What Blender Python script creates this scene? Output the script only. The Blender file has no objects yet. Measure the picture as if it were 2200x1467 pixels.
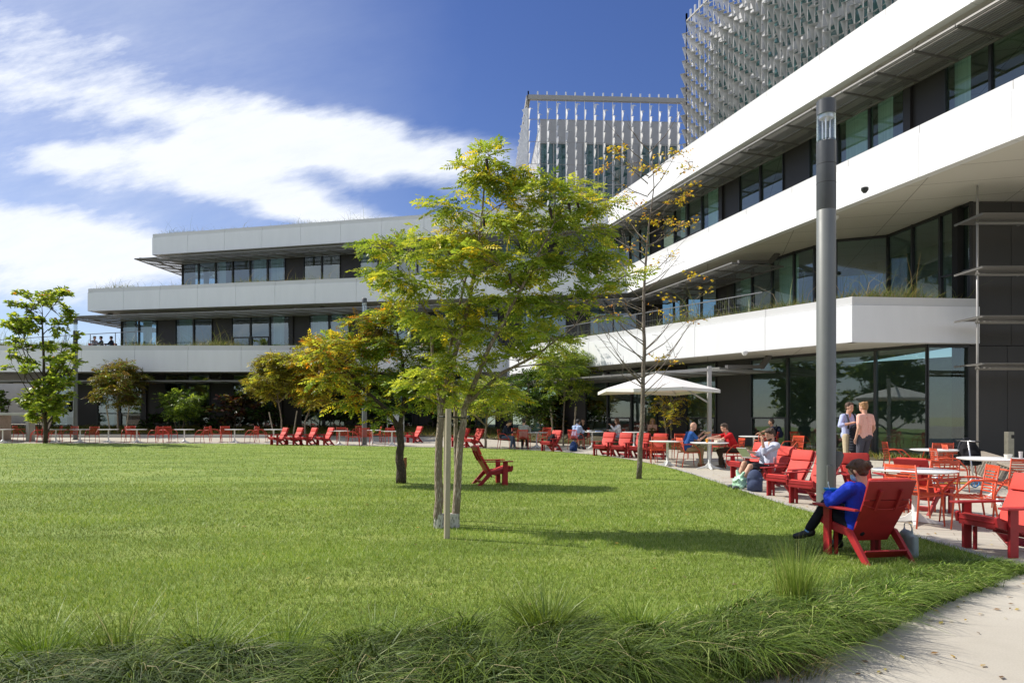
import bpy, bmesh, math, random
import numpy as np
from mathutils import Vector, Matrix
R=math.radians; rnd=random.Random(7); NR=np.random.default_rng(11)
sc=bpy.context.scene; COL=sc.collection
F=1467.0; HOR=897.0; CH=1.5
def sst(a,b,x):
    t=min(1,max(0,(x-a)/(b-a))); return t*t*(3-2*t)
def gz(x,y):
    z=.0065*max(0,y-10)
    z+=.2*sst(36,40,y)+.09*min(5,max(0,y-40))
    return z
def G(px,py):
    lo,hi=.5,60.0
    for _ in range(50):
        y=(lo+hi)/2; x=(px-1100)/F*y
        if HOR+(CH-gz(x,y))*F/y>py: lo=y
        else: hi=y
    x=(px-1100)/F*y
    return (x,y,gz(x,y))
def W(px,py,y): return ((px-1100)/F*y,y,CH+(HOR-py)/F*y)
def at(px,y):
    x=(px-1100)/F*y; return (x,y,gz(x,y))
# ---------------- materials
MATS={}
def newmat(name):
    m=bpy.data.materials.new(name); m.use_nodes=True; nt=m.node_tree; nt.nodes.clear()
    o=nt.nodes.new('ShaderNodeOutputMaterial'); return m,nt,o
def pm(name,col,rough=.6,var=.12,scale=8,bump=0,bscale=60,metal=0,coat=0,spec=.5,stretch=None,fine=0,rand=0,seam=None):
    if name in MATS: return MATS[name]
    m,nt,o=newmat(name); N=nt.nodes.new; L=nt.links.new
    p=N('ShaderNodeBsdfPrincipled'); L(p.outputs[0],o.inputs[0])
    p.inputs['Roughness'].default_value=rough; p.inputs['Metallic'].default_value=metal
    p.inputs['Coat Weight'].default_value=coat; p.inputs['Specular IOR Level'].default_value=spec
    tc=N('ShaderNodeTexCoord'); mp=N('ShaderNodeMapping'); L(tc.outputs['Object'],mp.inputs[0])
    if stretch: mp.inputs['Scale'].default_value=stretch
    n=N('ShaderNodeTexNoise'); n.inputs['Scale'].default_value=scale; n.inputs['Detail'].default_value=6; n.inputs['Roughness'].default_value=.65
    L(mp.outputs[0],n.inputs['Vector'])
    mr=N('ShaderNodeMapRange'); mr.inputs[1].default_value=.3; mr.inputs[2].default_value=.7; mr.inputs[3].default_value=1-var; mr.inputs[4].default_value=1+var
    L(n.outputs['Fac'],mr.inputs[0])
    mx=N('ShaderNodeVectorMath'); mx.operation='SCALE'; mx.inputs[0].default_value=col; L(mr.outputs[0],mx.inputs['Scale'])
    colout=mx.outputs[0]
    if rand:
        oi=N('ShaderNodeObjectInfo'); rr=N('ShaderNodeMapRange'); rr.inputs[3].default_value=1-rand; rr.inputs[4].default_value=1+rand; L(oi.outputs['Random'],rr.inputs[0])
        m2=N('ShaderNodeVectorMath'); m2.operation='SCALE'; L(colout,m2.inputs[0]); L(rr.outputs[0],m2.inputs['Scale']); colout=m2.outputs[0]
    if seam:
        br=N('ShaderNodeTexBrick'); br.offset=0; br.inputs['Scale'].default_value=1; br.inputs['Brick Width'].default_value=seam[0]; br.inputs['Row Height'].default_value=seam[1]; br.inputs['Mortar Size'].default_value=seam[2]; br.inputs['Color1'].default_value=(1,1,1,1); br.inputs['Color2'].default_value=(.96,.96,.96,1); br.inputs['Mortar'].default_value=(.35,.33,.3,1)
        mq=N('ShaderNodeMapping'); mq.inputs['Rotation'].default_value=(0,0,seam[3]); L(tc.outputs['Object'],mq.inputs[0]); L(mq.outputs[0],br.inputs['Vector'])
        m3=N('ShaderNodeVectorMath'); m3.operation='MULTIPLY'; L(colout,m3.inputs[0]); L(br.outputs[0],m3.inputs[1]); colout=m3.outputs[0]
    L(colout,p.inputs['Base Color'])
    mr2=N('ShaderNodeMapRange'); mr2.inputs[3].default_value=max(0,rough-.1); mr2.inputs[4].default_value=min(1,rough+.1)
    L(n.outputs['Fac'],mr2.inputs[0]); L(mr2.outputs[0],p.inputs['Roughness'])
    if bump:
        n2=N('ShaderNodeTexNoise'); n2.inputs['Scale'].default_value=bscale; n2.inputs['Detail'].default_value=4; L(mp.outputs[0],n2.inputs['Vector'])
        b=N('ShaderNodeBump'); b.inputs['Strength'].default_value=bump; b.inputs['Distance'].default_value=.02; L(n2.outputs['Fac'],b.inputs['Height']); L(b.outputs[0],p.inputs['Normal'])
    MATS[name]=m; return m
def leafmat(name,trans=.35,rough=.5):
    if name in MATS: return MATS[name]
    m,nt,o=newmat(name); N=nt.nodes.new; L=nt.links.new
    a=N('ShaderNodeAttribute'); a.attribute_name='Col'
    p=N('ShaderNodeBsdfPrincipled'); p.inputs['Roughness'].default_value=rough; p.inputs['Specular IOR Level'].default_value=.35
    t=N('ShaderNodeBsdfTranslucent'); mx=N('ShaderNodeMixShader'); mx.inputs[0].default_value=trans
    hs=N('ShaderNodeVectorMath'); hs.operation='MULTIPLY'; hs.inputs[1].default_value=(1.35,1.25,.7)
    L(a.outputs['Color'],p.inputs['Base Color']); L(a.outputs['Color'],hs.inputs[0]); L(hs.outputs[0],t.inputs['Color'])
    L(p.outputs[0],mx.inputs[1]); L(t.outputs[0],mx.inputs[2]); L(mx.outputs[0],o.inputs[0])
    MATS[name]=m; return m
def glassmat(name,tint=(.5,.62,.58),refl=.1):
    if name in MATS: return MATS[name]
    m,nt,o=newmat(name); N=nt.nodes.new; L=nt.links.new
    t=N('ShaderNodeBsdfTransparent'); t.inputs[0].default_value=(*tint,1)
    g=N('ShaderNodeBsdfGlossy'); g.inputs['Roughness'].default_value=.015; g.inputs[0].default_value=(.85,.95,.95,1)
    ge=N('ShaderNodeNewGeometry'); dt=N('ShaderNodeVectorMath'); dt.operation='DOT_PRODUCT'; L(ge.outputs['Incoming'],dt.inputs[0]); L(ge.outputs['Normal'],dt.inputs[1])
    ab=N('ShaderNodeMath'); ab.operation='ABSOLUTE'; L(dt.outputs['Value'],ab.inputs[0]); iv=N('ShaderNodeMath'); iv.operation='SUBTRACT'; iv.inputs[0].default_value=1; L(ab.outputs[0],iv.inputs[1])
    fr=N('ShaderNodeMath'); fr.operation='POWER'; fr.inputs[1].default_value=3.2; L(iv.outputs[0],fr.inputs[0])
    tc=N('ShaderNodeTexCoord'); n=N('ShaderNodeTexNoise'); n.inputs['Scale'].default_value=.6; L(tc.outputs['Object'],n.inputs['Vector'])
    b=N('ShaderNodeBump'); b.inputs['Strength'].default_value=.06; b.inputs['Distance'].default_value=.05; L(n.outputs['Fac'],b.inputs['Height']); L(b.outputs[0],g.inputs['Normal'])
    ad=N('ShaderNodeMath'); ad.inputs[1].default_value=refl; L(fr.outputs[0],ad.inputs[0])
    mx=N('ShaderNodeMixShader'); L(ad.outputs[0],mx.inputs[0]); L(t.outputs[0],mx.inputs[1]); L(g.outputs[0],mx.inputs[2]); L(mx.outputs[0],o.inputs[0])
    MATS[name]=m; return m
# ---------------- mesh builder
class MB:
    def __init__(s): s.v=[]; s.f=[]
    def add(s,vs,fs):
        o=len(s.v); s.v.extend([tuple(v) for v in vs]); s.f.extend([tuple(i+o for i in f) for f in fs]); return s
    def box(s,c,d,M=None):
        x,y,z=[k/2 for k in d]; vs=[Vector((i*x,j*y,k*z)) for i in(-1,1) for j in(-1,1) for k in(-1,1)]
        if M is not None: vs=[M@v for v in vs]
        c=Vector(c); vs=[v+c for v in vs]
        return s.add(vs,[(0,1,3,2),(4,6,7,5),(0,4,5,1),(2,3,7,6),(0,2,6,4),(1,5,7,3)])
    def bbox(s,a,b): return s.box([(p+q)/2 for p,q in zip(a,b)],[abs(q-p) for p,q in zip(a,b)])
    def bar(s,a,b,w,h,up=(0,0,1)):   # box beam a->b, w sideways, h along up
        a=Vector(a);b=Vector(b);d=b-a; L=d.length
        if L<1e-6: return s
        d/=L; u=Vector(up)
        if abs(d.dot(u))>.99: u=Vector((1,0,0))
        sd=d.cross(u).normalized(); u=sd.cross(d)
        vs=[p+sd*(i*w/2)+u*(k*h/2) for p in(a,b) for i in(-1,1) for k in(-1,1)]
        return s.add(vs,[(0,1,3,2),(4,6,7,5),(0,4,5,1),(2,3,7,6),(0,2,6,4),(1,5,7,3)])
    def tube(s,pts,rs,n=8,cap=True):
        pts=[Vector(p) for p in pts]
        if not hasattr(rs,'__len__'): rs=[rs]*len(pts)
        vs=[];fs=[];prev=None
        for i,p in enumerate(pts):
            d=(pts[min(i+1,len(pts)-1)]-pts[max(i-1,0)]).normalized()
            if prev is None:
                u=Vector((0,0,1)) if abs(d.z)<.9 else Vector((1,0,0))
                a=d.cross(u).normalized()
            else: a=(prev-d*prev.dot(d)).normalized()
            prev=a; b=d.cross(a)
            for k in range(n):
                t=2*math.pi*k/n; vs.append(p+(a*math.cos(t)+b*math.sin(t))*rs[i])
        for i in range(len(pts)-1):
            for k in range(n):
                k2=(k+1)%n; fs.append((i*n+k,i*n+k2,(i+1)*n+k2,(i+1)*n+k))
        if cap: fs.append(tuple(range(n-1,-1,-1))); fs.append(tuple((len(pts)-1)*n+k for k in range(n)))
        return s.add(vs,fs)
    def lathe(s,c,prof,n=24):
        vs=[];fs=[];c=Vector(c)
        for r,z in prof:
            for k in range(n):
                t=2*math.pi*k/n; vs.append(c+Vector((r*math.cos(t),r*math.sin(t),z)))
        for i in range(len(prof)-1):
            for k in range(n):
                k2=(k+1)%n; fs.append((i*n+k,i*n+k2,(i+1)*n+k2,(i+1)*n+k))
        fs.append(tuple(range(n-1,-1,-1))); fs.append(tuple((len(prof)-1)*n+k for k in range(n)))
        return s.add(vs,fs)
    def ell(s,c,r,M=None,n=12,m=8):
        vs=[];fs=[];c=Vector(c)
        if not hasattr(r,'__len__'): r=(r,r,r)
        pts=[Vector((0,0,-r[2]))]
        for j in range(1,m):
            ph=-math.pi/2+math.pi*j/m
            for k in range(n):
                t=2*math.pi*k/n; pts.append(Vector((r[0]*math.cos(ph)*math.cos(t),r[1]*math.cos(ph)*math.sin(t),r[2]*math.sin(ph))))
        pts.append(Vector((0,0,r[2])))
        if M is not None: pts=[M@p for p in pts]
        vs=[p+c for p in pts]
        for k in range(n): fs.append((0,1+(k+1)%n,1+k))
        for j in range(m-2):
            for k in range(n):
                a=1+j*n+k;b=1+j*n+(k+1)%n; fs.append((a,b,b+n,a+n))
        T=len(vs)-1;o=1+(m-2)*n
        for k in range(n): fs.append((o+k,o+(k+1)%n,T))
        return s.add(vs,fs)
    def cap(s,a,b,r1,r2):
        a=Vector(a);b=Vector(b)
        s.ell(a,r1,n=10,m=6); s.ell(b,r2,n=10,m=6)
        if (b-a).length>1e-4: s.tube([a,b],[r1,r2],10)
        return s
    def prism(s,poly,z0,z1):
        n=len(poly)
        A=sum(poly[i][0]*poly[(i+1)%n][1]-poly[(i+1)%n][0]*poly[i][1] for i in range(n))
        if A<0: poly=poly[::-1]
        vs=[(p[0],p[1],z0) for p in poly]+[(p[0],p[1],z1) for p in poly]
        fs=[tuple(range(n-1,-1,-1)),tuple(range(n,2*n))]+[(i,(i+1)%n,(i+1)%n+n,i+n) for i in range(n)]
        return s.add(vs,fs)
    def side(s,poly,y0,y1,tf=None):  # polygon in XZ extruded along Y
        n=len(poly)
        vs=[(p[0],y0,p[1]) for p in poly]+[(p[0],y1,p[1]) for p in poly]
        fs=[tuple(range(n)),tuple(range(2*n-1,n-1,-1))]+[((i+1)%n,i,i+n,(i+1)%n+n) for i in range(n)]
        return s.add(vs,fs)
    def build(s,name,mat,parent=None,loc=None,smooth=False,bevel=0):
        me=bpy.data.meshes.new(name); me.from_pydata([tuple(v) for v in s.v],[],s.f); me.update()
        bm=bmesh.new(); bm.from_mesh(me); bmesh.ops.recalc_face_normals(bm,faces=bm.faces)
        if bevel:
            es=[e for e in bm.edges if len(e.link_faces)==2 and e.calc_face_angle(0)>.6]
            bmesh.ops.bevel(bm,geom=es,offset=bevel,segments=2,affect='EDGES',profile=.6,clamp_overlap=True)
        bm.to_mesh(me); bm.free()
        if smooth:
            me.shade_smooth()
            if smooth!='all': me.set_sharp_from_angle(angle=R(40))
        o=bpy.data.objects.new(name,me); COL.objects.link(o)
        if mat: me.materials.append(mat)
        if parent is not None: o.parent=parent
        if loc is not None: o.location=loc
        return o
def tag(o,label=None,cat=None,group=None,kind=None):
    if label: o['label']=label
    if cat: o['category']=cat
    if group: o['group']=group
    if kind: o['kind']=kind
    return o
def empty(name,loc,rz,label,cat,group=None):
    o=bpy.data.objects.new(name,None); COL.objects.link(o); o.location=loc; o.rotation_euler=(0,0,rz); o.empty_display_size=.1
    return tag(o,label,cat,group)
def struct(o,label=None,cat=None): return tag(o,label or None,cat,None,'structure')
KIDS={}
def copy_tree(o,parent=None):
    c=o.copy(); COL.objects.link(c); c.parent=parent
    for k in list(o.children): copy_tree(k,c)
    return c
def place(proto,state,loc,rz,label,cat,group,scale=1):
    o=proto if not state.get('used') else copy_tree(proto)
    state['used']=True
    o.location=loc; o.rotation_euler=(0,0,R(rz)); o.scale=(scale,)*3
    tag(o,label,cat,group); return o
def npmesh(name,V,Fq,mat,parent=None,col=None,smooth=False,loc=None):
    """V (n,3) array, Fq (m,k) faces of equal size, col (n,3)"""
    me=bpy.data.meshes.new(name); V=np.asarray(V,dtype=np.float32); Fq=np.asarray(Fq,dtype=np.int32)
    m,k=Fq.shape
    me.vertices.add(len(V)); me.vertices.foreach_set('co',V.ravel())
    me.loops.add(m*k); me.loops.foreach_set('vertex_index',Fq.ravel())
    me.polygons.add(m); me.polygons.foreach_set('loop_start',np.arange(0,m*k,k,dtype=np.int32)); me.polygons.foreach_set('loop_total',np.full(m,k,dtype=np.int32))
    me.update(calc_edges=True)
    if col is not None:
        a=me.color_attributes.new('Col','FLOAT_COLOR','POINT'); c=np.ones((len(V),4),dtype=np.float32); c[:,:3]=col; a.data.foreach_set('color',c.ravel())
    if smooth: me.shade_smooth()
    o=bpy.data.objects.new(name,me); COL.objects.link(o); me.materials.append(mat)
    if parent is not None: o.parent=parent
    if loc is not None: o.location=loc
    return o
# ---------------- camera
cam=bpy.data.cameras.new('camera'); co=bpy.data.objects.new('camera',cam); COL.objects.link(co); sc.camera=co
co.location=(0,0,CH); co.rotation_euler=(R(90),0,0); cam.sensor_width=36; cam.lens=F/2200*36; cam.shift_y=(HOR-733.5)/2200
cam.clip_end=3000; cam.clip_start=.05
sc.view_settings.view_transform='Standard'; sc.view_settings.look='None'; sc.view_settings.exposure=.48
sc.render.resolution_x=1024; sc.render.resolution_y=682
# ---------------- sun and sky
SUN_EL=43; SUN_AZ=Vector((-math.cos(R(19)),math.sin(R(19)),0))
sd=bpy.data.lights.new('sun','SUN'); so=bpy.data.objects.new('sun',sd); COL.objects.link(so)
sd.energy=4.4; sd.angle=R(.53); sd.color=(1,.94,.84)
sv=(SUN_AZ*math.cos(R(SUN_EL))+Vector((0,0,math.sin(R(SUN_EL))))).normalized()
so.rotation_euler=sv.to_track_quat('Z','Y').to_euler(); so.location=(-20,10,30)
w=bpy.data.worlds.new('World'); sc.world=w; w.use_nodes=True; nt=w.node_tree; nt.nodes.clear(); N=nt.nodes.new; L=nt.links.new
wo=N('ShaderNodeOutputWorld'); bg=N('ShaderNodeBackground'); L(bg.outputs[0],wo.inputs[0]); bg.inputs[1].default_value=.10
sky=N('ShaderNodeTexSky'); sky.sky_type='NISHITA'; sky.sun_disc=False; sky.sun_elevation=R(SUN_EL); sky.sun_rotation=math.atan2(sv.x,sv.y)
sky.air_density=1.0; sky.dust_density=.25; sky.ozone_density=3.5; sky.altitude=300
def M(op,a,b=None,c=None):
    n=N('ShaderNodeMath'); n.operation=op
    for i,x in enumerate((a,b,c)):
        if x is None: continue
        if isinstance(x,(int,float)): n.inputs[i].default_value=x
        else: L(x,n.inputs[i])
    return n.outputs[0]
tc=N('ShaderNodeTexCoord'); sx=N('ShaderNodeSeparateXYZ'); L(tc.outputs['Generated'],sx.inputs[0])
ya=M('MAXIMUM',M('ABSOLUTE',sx.outputs[1]),.12)
u=M('DIVIDE',sx.outputs[0],ya); v=M('DIVIDE',sx.outputs[2],ya)
def noise(vec,scale,det=6,rough=.6):
    n=N('ShaderNodeTexNoise'); n.inputs['Scale'].default_value=scale; n.inputs['Detail'].default_value=det; n.inputs['Roughness'].default_value=rough; L(vec,n.inputs['Vector']); return n.outputs['Fac']
def comb(a,b,c=0.0):
    n=N('ShaderNodeCombineXYZ')
    for i,x in enumerate((a,b,c)):
        if isinstance(x,(int,float)): n.inputs[i].default_value=x
        else: L(x,n.inputs[i])
    return n.outputs[0]
# rotated, stretched coordinates for wispy streaks
ca,sa=math.cos(R(-14)),math.sin(R(-14))
ur=M('ADD',M('MULTIPLY',u,ca),M('MULTIPLY',v,-sa)); vr=M('ADD',M('MULTIPLY',u,sa),M('MULTIPLY',v,ca))
n_big=noise(comb(M('MULTIPLY',ur,1.3),M('MULTIPLY',vr,3.2)),2.4,7,.6)
n_fine=noise(comb(M('MULTIPLY',ur,1.6),M('MULTIPLY',vr,5.5),3.7),4.5,8,.68)
n_w1=noise(comb(u,v,9.1),3.0,4); n_w2=noise(comb(u,v,5.3),3.0,4)
uw=M('ADD',u,M('MULTIPLY',M('SUBTRACT',n_w1,.5),.22)); vw=M('ADD',v,M('MULTIPLY',M('SUBTRACT',n_w2,.5),.13))
def blob(px,py,rx,ry,ang,amp):
    cu,cv=(px-1100)/F,(HOR-py)/F; a=R(ang); du=M('SUBTRACT',uw,cu); dv=M('SUBTRACT',vw,cv)
    x=M('DIVIDE',M('ADD',M('MULTIPLY',du,math.cos(a)),M('MULTIPLY',dv,math.sin(a))),rx/F)
    y=M('DIVIDE',M('SUBTRACT',M('MULTIPLY',dv,math.cos(a)),M('MULTIPLY',du,math.sin(a))),ry/F)
    d=M('ADD',M('MULTIPLY',x,x),M('MULTIPLY',y,y))
    return M('MULTIPLY',M('POWER',2.718,M('MULTIPLY',d,-1)),amp)
bl=[(330,180,480,75,-10,.36),(120,40,260,60,-12,.30),(560,110,330,50,-8,.22),(200,330,260,60,-4,.25),(60,130,340,120,-5,.42),(480,250,420,80,-8,.28),(820,315,290,62,-8,1.0),(560,330,300,60,3,.72),(640,440,230,50,-14,.85),(90,500,330,70,-6,.95),(330,560,280,50,-5,.7),(720,480,200,40,-10,.6),(420,380,300,60,-5,.5),(145,318,80,30,0,.75),(20,620,400,70,0,.6),(430,250,300,45,-8,.4),(-500,300,500,300,0,.6),(-250,560,300,120,0,.7)]
acc=None
for b in bl:
    o=blob(*b); acc=o if acc is None else M('ADD',acc,o)
mask=M('ADD',acc,M('MULTIPLY',M('SUBTRACT',n_big,.5),1.0)); mask=M('ADD',mask,M('MULTIPLY',M('SUBTRACT',n_fine,.5),1.25))
mask=M('MULTIPLY',mask,M('MINIMUM',M('MULTIPLY',acc,1.9),1.0))
mr=N('ShaderNodeMapRange'); mr.interpolation_type='SMOOTHSTEP'; mr.inputs[1].default_value=.04; mr.inputs[2].default_value=1.15; L(mask,mr.inputs[0])
mixc=N('ShaderNodeMix'); mixc.data_type='RGBA'
hs=N('ShaderNodeHueSaturation'); hs.inputs['Hue'].default_value=.518; hs.inputs['Saturation'].default_value=1.16; hs.inputs['Value'].default_value=.86; L(sky.outputs[0],hs.inputs['Color'])
# thin veil toward the horizon on the cloudy side
veil=M('MULTIPLY',M('POWER',2.718,M('MULTIPLY',M('MAXIMUM',v,0),-5.5)),.55)
veil2=M('MINIMUM',M('MAXIMUM',M('MULTIPLY',M('SUBTRACT',.1,u),1.4),0),1)
mist=M('MULTIPLY',M('MINIMUM',M('MAXIMUM',M('MULTIPLY',M('SUBTRACT',-.08,uw),2.2),0),1),M('ADD',.12,M('MULTIPLY',M('ADD',M('MULTIPLY',n_fine,.5),M('MULTIPLY',n_big,.5)),.62)))
fac=M('MAXIMUM',mr.outputs[0],M('MAXIMUM',mist,M('MULTIPLY',veil,veil2)))
back_fill=M('MULTIPLY',M('MULTIPLY',M('LESS_THAN',sx.outputs[1],-.1),M('GREATER_THAN',sx.outputs[2],0)),M('ADD',.22,M('MULTIPLY',n_w1,.8))); fac=M('MAXIMUM',fac,back_fill)  # unseen bright cloud cover added behind the viewer to fill the shaded facades
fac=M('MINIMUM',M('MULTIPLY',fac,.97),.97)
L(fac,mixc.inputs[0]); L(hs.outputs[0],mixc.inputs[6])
cc=N('ShaderNodeMix'); cc.data_type='RGBA'; cc.inputs[6].default_value=(5.0,5.6,6.7,1); cc.inputs[7].default_value=(7.2,7.5,8.1,1)
L(M('MAXIMUM',M('MULTIPLY',mr.outputs[0],M('ADD',.45,M('MULTIPLY',n_fine,1.0))),back_fill),cc.inputs[0]); L(cc.outputs[2],mixc.inputs[7]); L(mixc.outputs[2],bg.inputs[0])
# ---------------- people
PEOPLE_VOX=.009
skinm=pm('skin',(.58,.34,.24),.5,.06,20,spec=.3); skin2=pm('skin_tan',(.42,.23,.15),.5,.06,20,spec=.3)
def cloth(name,c): return pm('cloth_'+name,c,.85,.1,25,.25,90,spec=.2)
def remesh(name,mb,mat,parent,vox=.01,it=4):
    me=bpy.data.meshes.new('tmp'); me.from_pydata([tuple(v) for v in mb.v],[],mb.f); me.update()
    t=bpy.data.objects.new('tmp',me); COL.objects.link(t)
    r=t.modifiers.new('r','REMESH'); r.mode='VOXEL'; r.voxel_size=vox; r.use_smooth_shade=True
    s=t.modifiers.new('s','SMOOTH'); s.iterations=it; s.factor=.5
    dg=bpy.context.evaluated_depsgraph_get(); nm=bpy.data.meshes.new_from_object(t.evaluated_get(dg)); nm.name=name
    bpy.data.objects.remove(t); bpy.data.meshes.remove(me)
    nm.materials.clear(); nm.materials.append(mat); nm.shade_smooth()
    o=bpy.data.objects.new(name,nm); COL.objects.link(o); o.parent=parent; return o
def ik(a,t,l1,l2,pole):
    a=Vector(a);t=Vector(t);d=t-a;D=min(max(d.length,abs(l1-l2)+.01),(l1+l2)*.999);d.normalize()
    x=(l1*l1-l2*l2+D*D)/(2*D);h=math.sqrt(max(0,l1*l1-x*x))
    p=Vector(pole);p=(p-d*p.dot(d)).normalized()
    return a+d*x+p*h,a+d*D
def person(label,loc,ang,pel=(-.1,.53),lean=8,hands=None,ankles=None,head=(0,0),shirt=(.1,.1,.1),trous=(.05,.05,.06),sleeve='long',legs='long',
           hair=(.03,.02,.015),style='short',shoe=(.03,.03,.03),skin=None,k=1,vox=.009,face=True,epole=(-.3,.0,-1),elout=.35,group=None,toes=None,bulk=1,glasses=False,mask=False,stand=False,kneep=(1,0,.4),collar=False,upper=False,ath=0,yoff=0):
    e=empty('person',loc,R(ang),label,'person',group); e.scale=(k,k,k); sk=skin or skinm
    P=Vector((pel[0],yoff,pel[1])); u=Vector((math.sin(R(lean)),0,math.cos(R(lean)))); f=Vector((math.cos(R(lean)),0,-math.sin(R(lean)))); Yv=Vector((0,1,0))
    C=P+u*.30+f*.01; Sh=P+u*.46-f*.01; Nk=P+u*.53+f*.0
    hy,hp=R(head[0]),R(head[1]); hf=Vector((math.cos(hy)*math.cos(hp),math.sin(hy)*math.cos(hp),-math.sin(hp))); hs_=Vector((-math.sin(hy),math.cos(hy),0)); hu=hf.cross(hs_)
    if hu.z<0: hu=-hu
    HM=Matrix((hf,hs_,hu)).transposed()
    Hc=Nk+u*.075+hu*.08+hf*.03; hp_=lambda x,y,z: Hc+HM@Vector((x,y,z))
    hip={s:P+Yv*(s*.09)+Vector((.02,0,-.02)) for s in(-1,1)}; sh={s:Sh+Yv*(s*.175*bulk) for s in(-1,1)}
    hands=hands or {1:(.35,.12,.78),-1:(.35,-.12,.78)}
    ankles=ankles or {1:(.36,.12,.09),-1:(.32,-.12,.09)}
    J={}
    for s in(-1,1):
        el,wr=ik(sh[s],hands[s],.28,.25,Vector(epole)+Yv*(s*elout)); kn,an=ik(hip[s],ankles[s],.43,.42,Vector(kneep)); J[s]=(el,wr,kn,an)
    B=MB(); 
    # head
    B.ell(hp_(0,0,.02),(.097,.079,.104),HM,14,10); B.ell(hp_(.032,0,-.05),(.063,.057,.068),HM); B.ell(hp_(.088,0,-.012),(.018,.013,.026),HM,8,6); B.ell(hp_(.055,0,-.085),(.03,.032,.025),HM,8,6)
    for s in(-1,1): B.ell(hp_(0,s*.078,-.005),(.018,.011,.03),HM,8,6)
    B.cap(Nk-u*.05,Hc+HM@Vector((-.015,0,-.05)),.062,.058)
    T=MB()
    def torso(b,g):
        for s in(-1,1):
            b.cap(P+Yv*s*.065,C+Yv*s*.075*bulk,.095*bulk+g,.10*bulk+g); b.cap(C+Yv*s*.075*bulk,Sh+Yv*s*.09*bulk-u*.02,.10*bulk+g,.078+g)
            b.cap(Sh+Yv*s*.05+u*.01,sh[s],.06+g,.055+g)
            b.ell(P+Yv*s*.07-f*.03,(.1+g,.1+g,.1+g))
    torso(B,0)
    def arm(b,s,g,to=1.0,wrist=False):
        el,wr=J[s][0],J[s][1]; b.cap(sh[s],sh[s].lerp(el,min(1,to)),.052+g,(.052-.012*min(1,to))+g)
        if to>1: b.cap(el,el.lerp(wr,to-1),.041+g,(.041-.013*(to-1))+g)
    for s in(-1,1):
        arm(B,s,0,2); el,wr,kn,an=J[s]; d=(wr-el).normalized(); n=d.cross(Yv).normalized()
        if n.z<0: n=-n
        sd_=d.cross(n).normalized()
        palm=wr+d*.045; B.cap(wr,wr+d*.07,.026,.028); B.ell(palm,(.045,.038,.017),Matrix((d,sd_,n)).transposed(),10,6)
        for q,(off,ln) in enumerate([(-.028,.068),(-.010,.08),(.009,.074),(.027,.058)]):
            b0=palm+d*.035+sd_*off; b1=b0+d*ln*.55-n*.008; b2=b1+(d*.5-n*.8).normalized()*ln*.5; B.cap(b0,b1,.0095,.0088); B.cap(b1,b2,.0088,.008)
        t0=palm-d*.015+sd_*(-s*.032); t1=t0+(d*.6-sd_*s*.7).normalized()*.035-n*.012; B.cap(t0,t1,.012,.010); B.cap(t1,t1+d*.03-n*.01,.010,.008)
        # legs
        B.cap(hip[s],kn,.085*bulk,.055); B.cap(kn,kn.lerp(an,.35),.052,.054); B.cap(kn.lerp(an,.35),an,.054,.035)
    FT={}
    for s in(-1,1):
        kn,an=J[s][2],J[s][3]; shin=(an-kn).normalized()
        tdir=Vector(toes[s]) if toes else Vector((1,s*.2,-.05)); tdir.normalize()
        hl=an+Vector((0,0,-.045))-tdir*.04; FT[s]=(hl,tdir); B.cap(an,hl,.035,.03); B.cap(hl,hl+tdir*.17,.034,.028)
    remesh('body',B,sk,e,vox)
    if not stand and False: pass
    S=MB(); torso(S,.012)
    to={'none':0,'short':.62,'long':1.93,'rolled':1.3}[sleeve]
    if to:
        for s in(-1,1): arm(S,s,.014+ath,to)
    else:
        pass
    if sleeve=='none':
        S=MB()
        for s in(-1,1):
            S.cap(P+Yv*s*.065,C+Yv*s*.07,.107,.108); S.cap(C+Yv*s*.06,Sh+Yv*s*.07-u*.08,.106,.07)
    if collar: S.tube([Nk+u*.0-f*.02,Nk+u*.035],[.075,.068],12)
    mS=shirt if not isinstance(shirt,tuple) else cloth('s%d_%d_%d'%tuple(int(c*255) for c in shirt),shirt)
    so_=remesh('shirt',S,mS,e,max(vox,.01),5)
    if not upper or True:
        Tm=MB(); 
        for s in(-1,1):
            Tm.ell(P+Yv*s*.06-f*.03+Vector((0,0,-.02)),(.118,.11,.1)); el,wr,kn,an=J[s]; Tm.cap(P+Yv*s*.06,hip[s],.1,.1)
            if legs=='long': Tm.cap(hip[s],kn,.1*bulk,.072); Tm.cap(kn,kn.lerp(an,.92),.072,.058)
            else: Tm.cap(hip[s],hip[s].lerp(kn,.8),.105*bulk,.085)
        remesh('trousers' if legs=='long' else 'shorts',Tm,cloth('t%d_%d_%d'%tuple(int(c*255) for c in trous),trous),e,max(vox,.011),5)
        for s in(-1,1):
            hl,td=FT[s]; Z=MB(); Z.cap(hl+Vector((0,0,.012)),hl+td*.1+Vector((0,0,.006)),.05,.048); Z.cap(hl+td*.1,hl+td*.20,.048,.038); Z.cap(hl+Vector((0,0,.01)),hl+Vector((0,0,.04)),.045,.043)
            remesh('shoe',Z,pm('shoe%d_%d'%(int(shoe[0]*99),int(shoe[2]*99)),shoe,.6,.1,30),e,.01,3)
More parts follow.
